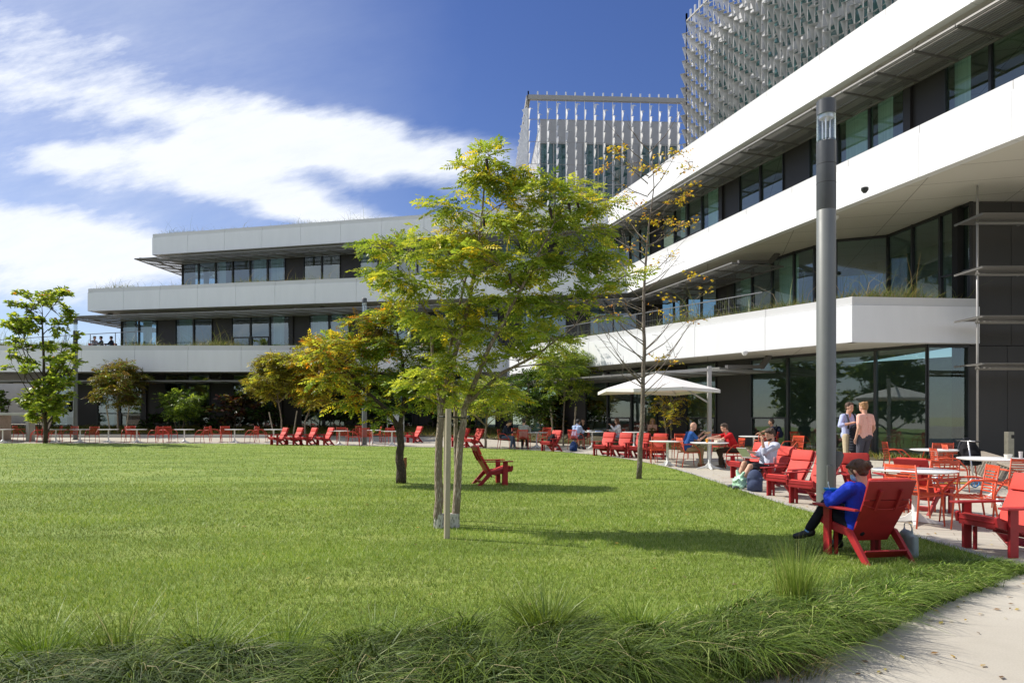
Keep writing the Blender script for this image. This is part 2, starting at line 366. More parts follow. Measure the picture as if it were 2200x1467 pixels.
    if style!='bald':
        Hm=MB(); Hm.ell(hp_(-.018,0,.045),(.101,.089,.094),HM,16,10); Hm.ell(hp_(-.045,0,.0),(.065,.08,.08),HM); Hm.ell(hp_(.045,.01,.09),(.05,.062,.03),HM)
        rr=random.Random(int(loc[0]*100))
        for _ in range(14):
            t=rr.uniform(0,6.28); Hm.ell(hp_(-.02+.07*math.cos(t),.07*math.sin(t),.07+rr.uniform(-.03,.045)),rr.uniform(.018,.03),n=8,m=6)
        if style=='long':
            for q in range(9):
                y=-.08+.02*q; x0=-.05-.02*(1-(y/.08)**2); Hm.cap(hp_(x0,y,.03),hp_(x0-.035,y*1.15,-.15),.035,.034); Hm.cap(hp_(x0-.035,y*1.15,-.15),hp_(x0-.02+rr.uniform(-.02,.02),y*1.3,-.33+rr.uniform(-.03,.03)),.034,.018)
            for s in(-1,1): Hm.cap(hp_(.03,s*.08,.06),hp_(.0,s*.09,-.12),.024,.03)
        if style=='bun':
            Hm.ell(hp_(-.125,0,.01),(.055,.06,.06),HM)
            Hm.ell(hp_(-.05,0,.025),(.095,.094,.105),HM); Hm.ell(hp_(-.05,0,-.045),(.06,.078,.05),HM)
            for _ in range(16):
                t=rr.uniform(0,6.28); q=hp_(-.13,0,.01); Hm.cap(q+HM@Vector((0,.04*math.cos(t),.04*math.sin(t))),q+HM@Vector((-.035,.045*math.cos(t+1.2),.045*math.sin(t+1.2))),.013,.011)
            for s in(-1,1): Hm.cap(hp_(.03,s*.08,.03),hp_(.02,s*.083,-.05),.015,.01)
        remesh('hair',Hm,pm('hair%d_%d_%d'%tuple(int(c*300) for c in hair),hair,.55,.35,70,.5,160,stretch=(1,1,.25)),e,.008 if vox>=.009 else .006,2)
    if face:
        for s in(-1,1):
            b=MB(); b.ell(hp_(.083,s*.029,.012),(.006,.011,.006),HM,8,6); b.build('eye',pm('eye_dark',(.02,.015,.012),.3,.05),e,smooth='all')
            b=MB(); b.ell(hp_(.086,s*.03,.034),(.006,.018,.004),HM,8,6); b.build('eyebrow',pm('hairbrow',(.06,.04,.025),.8,.05),e,smooth='all')
        b=MB(); b.ell(hp_(.084,0,-.055),(.006,.022,.005),HM,8,6); b.build('mouth',pm('lips',(.4,.13,.11),.5,.05),e,smooth='all')
    if glasses:
        b=MB()
        for s in(-1,1): b.ell(hp_(.092,s*.032,.01),(.005,.026,.018),HM,10,6); b.bar(hp_(.09,s*.06,.014),hp_(.0,s*.08,.012),.004,.006)
        b.bar(hp_(.094,-.01,.014),hp_(.094,.01,.014),.004,.005); b.build('glasses',pm('sunglass',(.01,.01,.012),.15,.02),e,smooth=True)
    if mask:
        b=MB(); b.ell(hp_(.055,0,-.05),(.058,.06,.058),HM,12,8); b.build('face_mask',cloth('mask',(.35,.55,.75)),e,smooth='all')
        b=MB(); b.tube([hp_(.08,.055,-.03),hp_(.0,.082,-.01)],.003,5); b.build('mask_strap',cloth('mask',(.35,.55,.75)),e)
    e['J']=0; del e['J']
    return e,J,dict(P=P,u=u,f=f,Sh=Sh,Nk=Nk,Hc=Hc,HM=HM)
def backpack(b,M_=None):
    pass
# ---------------- furniture prototypes (facing +X)
RED=pm('red_hdpe',(.33,.020,.024),.5,.14,5,.08,120,spec=.35,rand=.16)
CUSH=pm('red_cushion',(.6,.045,.03),.7,.14,9,.2,90,rand=.14)
ORG=pm('orange_powdercoat',(.62,.085,.035),.42,.1,9,spec=.4,rand=.12)
ORR=pm('redorange_powdercoat',(.52,.05,.03),.42,.1,9,spec=.4,rand=.12)
WHT=pm('white_table',(.74,.75,.75),.4,.05,5)
def mk_adir():
    e=empty('adirondack_chair',(0,0,0),0,'x','chair')
    for s in(-1,1):
        y0,y1=(s*.265,s*.305)
        m=MB(); m.side([(-.47,0),(-.37,0),(-.10,.27),(.20,.30),(.42,.36),(.44,.47),(.40,.49),(.36,.43),(.18,.40),(-.16,.345)],min(y0,y1),max(y0,y1)); m.build('side_rail',RED,e,bevel=.004)
        m=MB(); m.side([(.17,0),(.29,0),(.29,.575),(.17,.575)],min(s*.308,s*.345),max(s*.308,s*.345)); m.side([(.17,0),(.205,0),(.205,.29),(.17,.29)],min(s*.262,s*.225),max(s*.262,s*.225)); m.build('leg',RED,e,bevel=.004)
        m=MB(); yy=[s*.29,s*.43]; m.prism([(.40,yy[0]-s*.01),(.42,s*.36),(.40,yy[1]-s*.01),(.30,yy[1]),(-.02,s*.41),(-.30,s*.34),(-.30,s*.29)],.578,.602); m.build('armrest',RED,e,bevel=.005)
    # seat
    m=MB(); 
    for k in range(5):
        x0=.38-.1*k; z=.415-.035*k; m.bar((x0,-.255,z),(x0,.255,z),.09,.022,up=(.3,0,1))
    m.build('seat',RED,e,bevel=.003)
    m=MB(); m.bar((.405,-.262,.40),(.405,.262,.40),.02,.13); m.build('front_apron',RED,e,bevel=.003)
    m=MB(); m.side([(.40,.432),(.41,.465),(.36,.48),(-.04,.345),(-.045,.30)],-.235,.235); m.build('seat_cushion',CUSH,e,bevel=.018,smooth=True)
    # back, lower panel
    a=Vector((-.06,0,.22)); b=Vector((-.36,0,.72)); d=(b-a).normalized(); n=Vector((d.z,0,-d.x))
    def panel(p,q,w0,w1,t,off,mat,name,bev):
        mm=MB(); vs=[]
        for pt,w_ in((p,w0),(q,w1)):
            for s_ in(-1,1):
                for o_ in(0,t): vs.append(pt+n*(off+o_)+Vector((0,s_*w_,0)))
        mm.add(vs,[(0,1,3,2),(4,6,7,5),(0,4,5,1),(2,3,7,6),(0,2,6,4),(1,5,7,3)]); return mm.build(name,mat,e,bevel=bev,smooth=(bev>.01))
    panel(a,b,.235,.285,.024,-.024,RED,'backrest',.004)
    panel(a+d*.10,b,.21,.25,.04,.004,CUSH,'back_cushion',.016)
    d2=Vector((-.09,0,.22)).normalized(); a2=b+d*.01; b2=a2+d2*.235; n=Vector((d2.z,0,-d2.x))
    panel(a2,b2,.288,.295,.026,-.026,RED,'headrest',.004)
    panel(a2+d2*.01,b2+d2*.005,.25,.255,.05,.004,CUSH,'head_cushion',.018)
    for s in(-1,1):
        m=MB(); q=a2+Vector((0,s*.13,0)); m.bar(q-n*.045+d2*.13,q-n*.045-d*.13,.032,.04,up=n); m.build('brace',RED,e,bevel=.003)
    m=MB(); m.bar((-.33,-.262,.10),(-.33,.262,.10),.02,.12,up=(-.7,0,.7)); m.build('stretcher',RED,e,bevel=.003)
    m=MB(); pts=[b-d*.05-n*.03+Vector((0,y,-.06*(1-(y/.28)**2))) for y in np.linspace(-.28,.28,9)]; m.tube(pts,.004,5); m.build('strap',RED,e)
    return e
def mk_dining(mat,name='armchair'):
    e=empty(name,(0,0,0),0,'x','chair')
    for s in(-1,1):
        y=s*.235
        m=MB(); m.tube([(-.30,y*1.04,0),(-.24,y,.40),(-.235,y,.46),(-.30,y*.97,.86)],[.011,.014,.014,.010],8); m.build('back_leg',mat,e,smooth='all')
        m=MB(); m.tube([(.27,y*1.1,0),(.235,y*1.08,.40),(.23,y*1.08,.45)],[.010,.014,.014],8); m.build('front_leg',mat,e,smooth='all')
        m=MB(); m.tube([(.23,y*1.08,.44),(.20,y*1.12,.50),(.06,y*1.18,.645),(.02,y*1.18,.665),(-.16,y*1.16,.672),(-.265,y*1.02,.66)],[.013,.013,.014,.015,.015,.012],8); m.build('armrest',mat,e,smooth='all')
        m=MB(); m.tube([(.23,y*1.06,.43),(-.235,y,.42)],.012,6); m.build('seat_rail',mat,e)
    m=MB()
    for k in range(10):
        x=.225-.047*k; z=.447-.02*math.sin(math.pi*k/9); m.bar((x,-.235,z),(x,.235,z),.026,.008)
    m.bar((0,.0,.437),(-.22,0,.43),.03,.006); m.bar((.22,0,.437),(0,0,.43),.03,.006)
    m.build('seat',mat,e)
    m=MB()
    for k in range(9):
        t=k/8; z=.50+.33*t; x=-.242-.055*t
        pts=[(x-.03*(1-(yy/.23)**2),yy,z) for yy in(-.225,-.15,-.05,.05,.15,.225)]
        for p,q in zip(pts,pts[1:]): m.bar(p,q,.007,.05 if k==8 else .019)
    m.build('backrest',mat,e)
    return e
def mk_table(r):
    e=empty('round_table',(0,0,0),0,'x','table')
    m=MB(); m.lathe((0,0,0),[(r*.3,.705),(r-.07,.712),(r,.733),(r,.740),(r-.006,.744)],48); m.build('tabletop',WHT,e,smooth=True)
    m=MB(); m.lathe((0,0,0),[(.05,.10),(.036,.2),(.036,.6),(.04,.69),(.09,.708)],16); m.build('pedestal',WHT,e,smooth=True)
    for k in range(4):
        t=R(45+90*k); c,s=math.cos(t),math.sin(t); m=MB()
        vs=[]
        for rr,w,z0,z1 in((.03,.03,.03,.17),(.12,.024,.015,.085),(r*.66,.02,.0,.022)):
            for sg in(-1,1):
                for z in(z0,z1): vs.append((rr*c-sg*w*s,rr*s+sg*w*c,z))
        m.add(vs,[(0,1,3,2),(0,4,5,1),(2,3,7,6),(0,2,6,4),(1,5,7,3),(4,8,9,5),(6,7,11,10),(4,6,10,8),(5,9,11,7),(8,10,11,9)]); m.build('foot',WHT,e,bevel=.004)
    return e
AD=mk_adir(); DO=mk_dining(ORG); DR=mk_dining(ORR); TB=mk_table(.53)
S1,S2,S3,S4={}, {}, {}, {}
def adir(pos,a,label,grp='red lounge chairs around the lawn',sc_=1): return place(AD,S1,pos,a,label,'lounge chair',grp,sc_*.9)
def din(pos,a,label,red=False,grp='slatted metal armchairs on the plaza'): return place(DR if red else DO,S3 if red else S2,pos,a,label,'armchair',grp)
def tab(pos,label,a=0,s=1): return place(TB,S4,pos,a,label,'table','white round pedestal tables on the plaza',s)
# far left row
ordn=['first','second','third','fourth','fifth','sixth','seventh','eighth','ninth','tenth','eleventh','twelfth','thirteenth','fourteenth','fifteenth','sixteenth']
row=[(45,10),(78,-150),(93,30),(118,200),(151,-100),(198,-80),(276,-85),(285,60),(334,160),(352,20),(366,-30),(434,170),(465,15),(485,-60),(541,170),(562,10)]
for i,(px,a) in enumerate(row):
    pos=G(px,949+(i%3)-(1 if px<60 else 0)); din(pos,a,'red slatted armchair, %s from the left along the kerb at the far left lawn edge'%ordn[i],True)
for i,px in enumerate((6,120,172,233,294,396,504,588)):
    tab(G(px,950.5),'white round table, %s from the left in the far left row'%ordn[i],rnd.uniform(0,90),.95)
for i,px in enumerate((598,631,661,697)):
    adir(G(px,957),-128+rnd.uniform(-5,5),'red lounge chair, %s from the left in the four set before the orange tree'%ordn[i])
adir(G(889,951),-138,'red lounge chair standing right of the dark forked trunk, facing the lawn')
adir(G(988,960),-138,'red lounge chair behind the pale tree trunks, left one of the pair')
adir(G(1018,962),-136,'red lounge chair right beside the pale tree trunks, right one of the pair')
adir(G(1184,970),-134,'red lounge chair with a black backpack lying on its seat')
for i,(px,py,a) in enumerate(((1298,980,-128),(1335,982,-126),(1373,984,-124),(1412,986,-120))):
    adir(G(px,py),a,'red lounge chair, %s from the left in the four before the white parasol'%ordn[i])
# lawn chair
adir(G(1058,1042),17,'lone red lounge chair on the grass, turned sideways to the right')
# kerb row
adir((5.62,16.3,gz(5.6,16.3)),196,'empty red lounge chair directly beyond the man with the laptop')
A_L=adir((5.43,14.3,gz(5.4,14.3)),196,'red lounge chair in which the bearded man with the laptop sits')
adir((5.22,12.85,gz(5,12.85)),208,'empty red lounge chair nearest the laptop man on his right-hand side in the photo')
adir((5.2,11.75,gz(5,11.75)),209,'empty red lounge chair at the kerb partly hidden by the grey lamp post')
adir((6.0,11.7,gz(6,11.7)),-97,'red lounge chair with cushion facing the viewer, just right of the lamp post')
NC=adir((3.76,7.28,0.02),99,'red lounge chair seen from behind with the woman in blue sitting in it')
adir((5.50,7.62,0),191,'big red lounge chair cut by the right edge of the photo')
adir((6.55,10.85,gz(6.4,10.8)),32,'dark red lounge chair of which only the headrest back shows over the white table')
# centre chairs and tables
mids=[(735,954,95),(760,957,10),(786,957,90),(806,951,-160),(842,956,80),(770,948,-90),(832,949,200)]
labs=['red slatted armchair behind the table left of the far lamp post','red slatted armchair just left of the far lamp post base','red slatted armchair standing before the far lamp post','red slatted armchair behind the table right of the lamp post','red slatted armchair just left of the dark forked trunk','red slatted armchair half hidden behind the far lamp post','red slatted armchair beside the small white sign']
for (px,py,a),l in zip(mids,labs): din(G(px,py),a,l,True)
tab(G(729,956),'white round table left of the far lamp post',20,.95); tab(G(800,953),'white round table just right of the far lamp post',50,.95); tab(G(842,957),'white round table by the dark forked trunk',10,.95)
din(G(1085,964),-12,'red armchair of the man in the dark sweater looking at his phone',True)
din(G(1125,965),80,'red armchair of the person in the grey striped top, seen from behind',True)
din(G(1112,958),-80,'red armchair half hidden between the two seated people on the left',True)
tab(G(1153,962),'white round table right of the person in the grey striped top',30,.95)
din(G(1170,955),-120,'red armchair behind the lounge chair with the black backpack',True)
din(G(1238,965),48,'red armchair of the person in the pale blue hoodie',True)
din(G(1253,957),-110,'red armchair of the man with glasses in black',True)
tab(G(1272,963),'white round table between the hoodie person and the long haired woman',10,1)
din(G(1326,962),185,'red armchair of the long haired woman in white',True)
tab(G(1362,964),'white round table before the blond woman with sunglasses',33,1)
din(G(1402,960),-105,'red armchair of the blond woman with sunglasses',True)
din(G(1392,992),-20,'red slatted armchair just right of the thin trunk, side on',True)
din(G(1416,997),80,'orange slatted armchair seen from behind between the thin trunk and a table')
tab(G(1434,1001),'white round table left of the man in the blue polo shirt',20,1)
din(G(1462,985),-110,'orange slatted armchair behind the man in the blue polo shirt',)
din(G(1480,1003),8,'orange slatted armchair in which the man in the blue polo sits')
tab(G(1524,1007),'white round table between the man in blue and the man in red',40,1)
din(G(1572,1005),182,'orange slatted armchair in which the man in the red shirt sits')
din(G(1552,986),-75,'orange slatted armchair behind the red shirted man and his table',True)
tab(G(1620,981),'white round table behind the bearded man with the laptop',12,1)
tab(G(1606,962),'white round table with a white bottle close to the dark glass wall',12,1)
din(G(1640,988),85,'orange slatted armchair behind the table near the laptop man',)
din(G(1655,975),150,'red armchair of the man in navy wearing a backpack',True)
din(G(1540,962),15,'red armchair of the person in black bending over the back table',True)
din(G(1583,955),-95,'red armchair of the dark haired man eating at the back table',True)
din(G(1700,994),200,'orange slatted armchair sticking out behind the laptop man\'s shoulder')
din(G(1720,975),-60,'orange slatted armchair near the glass wall behind the lounge chairs')
# right cluster
din((6.45,10.5,gz(6,10.5)),95,'orange slatted armchair seen from behind just right of the woman\'s head')
din((5.62,9.55,0),25,'orange slatted armchair tucked at the near white table behind the woman')
TN=tab((5.75,9.75,0),'large white round table right behind the woman in blue',15,1.02)
din((9.6,17.0,gz(9.6,17)),-14,'orange slatted armchair side on, standing apart before the glass')
din((10.35,16.6,gz(10,16)),80,'orange slatted armchair seen from behind at the far right table')
tab(at(2012,15.5),'white round table before the dark corner of the glass wall',20,1)
din(at(2040,13.8),-16,'orange slatted armchair facing right beside the blue wheeled scooter')
BPC=din(at(2062,15.4),-20,'orange slatted armchair with a black backpack hung over it')
din((6.23,9.34,0),163,'orange slatted armchair with long legs in the middle of the right cluster')
din((6.75,8.95,0),188,'orange slatted armchair behind the arm of the big red lounge chair')
din((8.15,11.0,0),78,'orange slatted armchair with wide back at the right photo edge')
tab((8.4,11.9,gz(8,12)),'white round table at the right photo edge with a cup and a can',25,1.05)
# ---------------- people seated on the plaza
def on(px,py,off=(0,0)): x,y,z=G(px,py); return (x+off[0],y+off[1],z)
person('man in dark navy sweater looking down at his phone at far table',on(1085,964),-12,lean=22,head=(0,35),hands={1:(.36,.04,.74),-1:(.36,-.06,.72)},shirt=(.02,.025,.045),trous=(.10,.13,.2),shoe=(.25,.25,.2),ankles={1:(.42,.1,.09),-1:(.30,-.12,.09)},group='people sitting on the plaza')
person('person in grey striped top seen from behind at far table',on(1125,965),80,lean=12,head=(0,10),hands={1:(.36,.1,.78),-1:(.40,-.22,.9)},shirt=(.36,.37,.34),trous=(.02,.02,.02),shoe=(.12,.12,.11),group='people sitting on the plaza')
person('person in pale blue hoodie seen from behind in red armchair',on(1238,965),48,lean=20,head=(0,8),hands={1:(.42,.1,.78),-1:(.42,-.12,.78)},shirt=(.33,.42,.62),trous=(.08,.08,.09),legs='short',hair=(.01,.01,.01),skin=skin2,shoe=(.04,.04,.04),bulk=1.08,collar=True,group='people sitting on the plaza')
person('man with glasses in black shirt facing the hoodie person',on(1253,957),-110,lean=10,head=(0,14),hands={1:(.40,.1,.78),-1:(.40,-.1,.78)},shirt=(.012,.012,.012),trous=(.09,.09,.08),hair=(.05,.03,.02),glasses=False,group='people sitting on the plaza')
person('woman with long brown hair in a white top',on(1326,962),188,lean=8,head=(0,8),hands={1:(.30,.05,1.0),-1:(.36,-.08,.8)},shirt=(.6,.6,.62),trous=(.25,.3,.4),hair=(.10,.045,.02),style='long',glasses=True,group='people sitting on the plaza')
person('blond woman in sunglasses and strappy top',on(1402,960),-105,lean=8,head=(12,14),hands={1:(.38,.1,.8),-1:(.38,-.12,.8)},shirt=(.12,.09,.03),sleeve='none',trous=(.1,.1,.1),hair=(.42,.25,.09),style='long',glasses=True,group='people sitting on the plaza')
person('balding man in blue polo shirt eating at white table',on(1480,1003),6,lean=18,head=(0,12),hands={1:(.40,.07,.96),-1:(.43,-.10,.90)},shirt=(.025,.09,.30),sleeve='short',trous=(.36,.27,.16),shoe=(.22,.11,.05),style='bald',ankles={1:(.44,.1,.09),-1:(.30,-.12,.09)},bulk=1.08,vox=.008,group='people sitting on the plaza')
person('man in red shirt leaning over the white table',on(1572,1005),182,lean=26,head=(0,14),hands={1:(.58,.1,.84),-1:(.60,-.06,.86)},shirt=(.5,.015,.02),sleeve='short',trous=(.045,.03,.02),hair=(.07,.045,.03),shoe=(.04,.03,.02),vox=.008,bulk=1.05,ankles={1:(.36,.1,.09),-1:(.20,-.1,.09)},group='people sitting on the plaza')
person('person in black bending low over the back table',on(1540,962),15,lean=34,head=(0,30),hands={1:(.55,.1,.8),-1:(.55,-.1,.8)},shirt=(.012,.012,.02),trous=(.02,.02,.03),group='people sitting on the plaza')
person('dark haired man in black eating at the back table',on(1583,955),-95,lean=14,head=(0,22),hands={1:(.34,.05,.98),-1:(.42,-.12,.8)},shirt=(.015,.015,.015),sleeve='short',trous=(.03,.03,.03),hair=(.015,.01,.01),group='people sitting on the plaza')
person('man in navy t-shirt wearing a backpack, facing left',on(1655,975),170,lean=4,head=(-6,-4),hands={1:(.45,.1,.8),-1:(.42,-.16,.78)},shirt=(.012,.018,.05),sleeve='short',trous=(.03,.03,.04),hair=(.05,.03,.02),skin=skin2,group='people sitting on the plaza')
def thing_mesh(name,mb,mat,loc,rz,label,cat,group=None,smooth=True,bevel=0,vox=None):
    if vox:
        o=remesh(name,mb,mat,None,vox,4); o.location=loc
    else: o=mb.build(name,mat,None,loc,smooth,bevel)
    o.rotation_euler=(0,0,R(rz)); tag(o,label,cat,group); return o
def mk_pack(loc,rz,label,mat,tilt=0,vox=.012,s=1):
    e=empty('backpack',loc,R(rz),label,'backpack','backpacks'); e.scale=(s,)*3; e.rotation_euler=(0,R(tilt),R(rz))
    m=MB(); m.ell((0,0,.22),(.10,.15,.20),n=16,m=10); m.box((0,0,.14),(.17,.27,.26)); m.ell((.07,0,.13),(.07,.12,.11)); remesh('bag_body',m,mat,e,vox,8)
    for s_ in(-1,1):
        m=MB(); m.tube([(-.08,s_*.08,.40),(-.13,s_*.09,.32),(-.14,s_*.1,.18),(-.08,s_*.11,.05)],[.02,.022,.02,.012],6); m.build('strap',pm('strap_dark',(.02,.022,.03),.8),e,smooth='all')
    m=MB(); m.tube([(-.06,-.04,.40),(-.06,-.03,.46),(-.06,.03,.46),(-.06,.04,.40)],.01,6); m.build('handle',pm('strap_dark',(.02,.022,.03),.8),e,smooth='all')
    return e
x,y,z=G(1655,975); mk_pack((x+.34,y-.05,z+.62),-10,'dark backpack worn by the man in the navy t-shirt',cloth('bpnavy',(.015,.02,.045)),-6,s=1.1)
x,y,z=G(1540,962); mk_pack((x-.12,y-.05,z+.80),200,'black backpack on the back of the bending person',cloth('bpblk',(.01,.01,.012)),-30)
x,y,z=G(1184,970); mk_pack((x-.06,y-.02,z+.36),-150,'black backpack lying in the red lounge chair',cloth('bpblk',(.01,.01,.012)),-28)
x,y,z=G(1232,969); mk_pack((x,y,z),230,'black and blue backpack under the hoodie person\'s chair',cloth('bpblue',(.015,.04,.13)),0,s=1.0)
x,y,z=at(2068,15.2); mk_pack((x-.02,y-.3,z+.42),-100,'black backpack hung over an orange armchair on the right',cloth('bpblk',(.01,.01,.012)),-12,s=1.35)
x,y,z=G(1618,1054); mk_pack((x,y-.1,z),-115,'blue grey backpack on the pavers beside the laptop man',cloth('bpgrey',(.06,.08,.15)),3,.01,s=1.05)
m=MB(); m.ell((0,0,.13),(.13,.16,.13)); m.ell((.02,.0,.24),(.08,.1,.07)); m.cap((0,.03,.26),(0,.08,.38),.05,.03); m.cap((0,-.04,.26),(.02,-.11,.36),.045,.03)
rr=random.Random(3)
for _ in range(26):
    t=rr.uniform(0,6.28); m.ell((.12*math.cos(t),.14*math.sin(t),rr.uniform(.04,.24)),rr.uniform(.02,.04),n=8,m=6)
thing_mesh('plastic_bag',m,pm('thin_green_bag',(.42,.66,.50),.35,.2,14,.6,30),G(1589,1052),20,'pale green plastic bag on the pavers by the blue grey backpack','bag',vox=.012)
# laptop man
f=Vector((math.cos(R(196)),math.sin(R(196)),0))
LM,J,inf=person('bearded man in pale shirt with a laptop in a red lounge chair',(5.32,14.25,gz(5.4,14.3)),196,k=1.06,pel=(.02,.40),lean=-14,head=(0,20),hands={1:(.14,.05,.94),-1:(.34,-.06,.72)},
  ankles={1:(.70,.13,.10),-1:(.62,-.09,.10)},shirt=(.52,.55,.66),trous=(.03,.03,.035),legs='short',shoe=(.09,.10,.12),hair=(.05,.028,.015),sleeve='rolled',vox=.008,kneep=(.3,0,1),epole=(-.4,0,-1),elout=.2,group='people in lounge chairs')
b=MB(); HMx=inf['HM']; b.ell(inf['Hc']+HMx@Vector((.04,0,-.075)),(.052,.06,.045),HMx); remesh('beard',b,pm('beardm',(.06,.03,.018),.9,.2,60),LM,.008,2)
e=empty('laptop',(5.30,14.25,gz(5,14.3)),R(196),'open silver laptop on the bearded man\'s lap','laptop')
al=pm('aluminium',(.62,.63,.64),.35,.03,10,metal=.6)
m=MB(); m.bar((.22,0,.62),(.46,0,.65),.33,.018); m.build('laptop_base',al,e,bevel=.004)
m=MB(); m.bar((.46,0,.665),(.60,0,.85),.33,.012); m.build('laptop_lid',al,e,bevel=.004)
m=MB(); m.lathe((0,0,0),[(.026,0),(.033,.012),(.033,.105),(.026,.12)],16); q=Matrix.Rotation(R(196),3,'Z')@Vector((.16,.33,.542)); thing_mesh('drink_can',m,pm('can_print',(.45,.2,.22),.3,.5,30,metal=.3),(5.43+q.x,14.3+q.y,gz(5,14.3)+q.z+.002),0,'pink and silver drink can on the red armrest by the laptop man','can')
# standing men
M1,J,inf=person('smiling man in light blue shirt carrying a dark jacket and bag',at(1823,17.6),-72,pel=(0,.96),lean=0,head=(8,0),hands={1:(.24,.08,1.26),-1:(.22,-.14,1.26)},ankles={1:(0,.13,.09),-1:(.02,-.12,.09)},
  shirt=(.42,.47,.72),trous=(.50,.42,.28),sleeve='rolled',hair=(.07,.035,.02),shoe=(.1,.06,.03),k=1.04,vox=.008,epole=(-.4,0,-.6),elout=.9,group='two men standing talking')
m=MB()
for s in(-1,1): m.tube([(-.11,s*.11,1.30),(-.04,s*.11,1.50),(.07,s*.115,1.46),(.135,s*.12,1.3),(.12,s*.13,1.12)],[.022]*5,6)
m.build('bag_straps',pm('strap_dark',(.02,.022,.03),.8),M1,smooth='all')
m=MB(); m.cap((.20,.0,1.15),(.20,-.02,.62),.085,.12)
for k in range(9): m.ell((.2,-.01,.6+.065*k),(.115,.155-.004*k,.036))
o=thing_mesh('jacket',m,cloth('jacketblk',(.02,.022,.03)),at(1823,17.6),-72,'black quilted jacket hanging from the smiling man\'s arm','jacket',vox=.012); o.scale=(1.04,)*3
m=MB(); m.ell((.20,.17,1.05),(.09,.13,.15)); m.ell((.2,.16,1.2),(.05,.07,.08)); o=thing_mesh('tote_bag',m,cloth('totegreen',(.45,.58,.46)),at(1823,17.6),-72,'pale green tote bag at the smiling man\'s side','bag',vox=.012); o.scale=(1.04,)*3
person('man in pink t-shirt and grey trousers seen from behind, hand in pocket',at(1858,17.2),112,pel=(0,.95),lean=0,head=(12,4),hands={1:(.05,.23,.90),-1:(.07,-.23,.92)},ankles={1:(-.02,.16,.09),-1:(.05,-.14,.09)},
  shirt=(.80,.44,.36),trous=(.075,.075,.095),sleeve='short',hair=(.32,.17,.07),shoe=(.12,.1,.08),k=1.05,vox=.008,bulk=1.1,epole=(-1,0,-.2),elout=.5,group='two men standing talking')
# near woman
nc=Vector((3.76,7.28,.02)); ANG=102
WO,J,inf=person('woman in royal blue sweater with hair in a bun, eating in a red lounge chair',tuple(nc),ANG,pel=(.0,.36),lean=-6,head=(30,30),hands={1:(.33,.24,.70),-1:(.33,.07,.66)},yoff=.07,ath=.022,k=.9,
  ankles={1:(.58,.34,.23),-1:(.48,.0,.10)},shirt=(.015,.045,.50),trous=(.012,.013,.02),shoe=(.012,.012,.013),hair=(.065,.028,.014),style='bun',sleeve='long',vox=.006,kneep=(.3,0,1),epole=(-.6,0,-1),elout=1.1,mask=True,bulk=1.0,collar=False,
  toes={1:(.75,.62,-.28),-1:(1,0,-.02)},group='people in lounge chairs')
m=MB(); a_=J[1][3]; kn=J[1][2]; m.tube([a_+(kn-a_).normalized()*.055,a_+Vector((0,0,-.012))],[.047,.049],12,False); m.build('sock',cloth('sockblue',(.18,.36,.68)),WO,smooth='all')
q=nc+Matrix.Rotation(R(ANG),3,'Z')@Vector((.33,.15,.62))
e=empty('bowl',tuple(q),0,'bright blue food bowl held by the woman in blue','bowl')
m=MB(); m.lathe((0,0,0),[(.035,0),(.06,.015),(.085,.075),(.088,.078),(.08,.076),(.055,.02),(.03,.012)],24); m.build('bowl_shell',pm('bluebowl',(.02,.32,.72),.35,.04),e,smooth=True)
m=MB(); m.tube([(-.01,.0,.03),(-.03,.02,.13)],.005,6); m.ell((-.03,.02,.135),(.006,.014,.018)); m.build('spoon',pm('spoonw',(.75,.75,.72),.3),e,smooth='all')
# grey tote beside near chair
q=nc+Matrix.Rotation(R(ANG),3,'Z')@Vector((-.14,-.42,0))
m=MB(); m.box((0,0,.13),(.24,.07,.22)); m.ell((.0,0,.05),(.13,.07,.06)); m.ell((.02,.01,.24),(.10,.04,.06)); m.tube([(-.07,0,.25),(-.05,.01,.36),(.05,.01,.36),(.07,0,.25)],.011,6); thing_mesh('tote_bag',m,pm('greytote',(.25,.30,.31),.5,.15,9,.3,20),tuple(q),ANG-6,'grey tote bag leaning on the right of the near red lounge chair','bag',vox=.012)
# table clutter
def cup(px,y,ztab,mat,r,h,label,cat='cup',dy=0,name='cup'):
    x,yy,z=at(px,y+dy); m=MB(); m.lathe((0,0,0),[(r*.75,0),(r,h),(r*.9,h),(r*.7,.01)],14); return thing_mesh(name,m,mat,(x,yy,z+.746*ztab+.001),0,label,cat)
yp=G(1524,1007)[1]
cup(1519,yp,1,pm('juice',(.85,.35,.02),.3),.04,.10,'glass of orange juice on the table between blue and red shirts',dy=-.15)
m=MB(); m.box((0,0,.03),(.22,.16,.05)); [m.ell((rr.uniform(-.1,.1),rr.uniform(-.07,.07),.06),.03,n=6,m=5) for _ in range(8)]; x,yy,z=at(1545,yp-.05); thing_mesh('food_box',m,pm('foodbox',(.6,.5,.4),.7,.3,40),(x,yy,z+.75),15,'open box of food before the man in the red shirt','food')
m=MB(); m.ell((0,0,.03),(.09,.05,.035)); m.ell((.06,0,.05),(.05,.04,.03)); x,yy,z=G(1480,1003); thing_mesh('sandwich',m,pm('bread',(.6,.42,.22),.8,.2,30,.4),(x+.54,yy+.02,z+.96),0,'sandwich held by the man in the blue polo','food')
yb=G(1606,962)[1]; cup(1601,yb,1,pm('bottlew',(.75,.75,.73),.35),.045,.26,'white bottle standing on the back table',name='bottle',cat='bottle',dy=-.1); m=MB(); m.lathe((0,0,0),[(.06,0),(.11,.05),(.10,.05),(.05,.012)],16); x,yy,z=at(1604,yb-.3); thing_mesh('bowl',m,WHT,(x,yy,z+.747),0,'white bowl on the back table near the bottle','bowl')
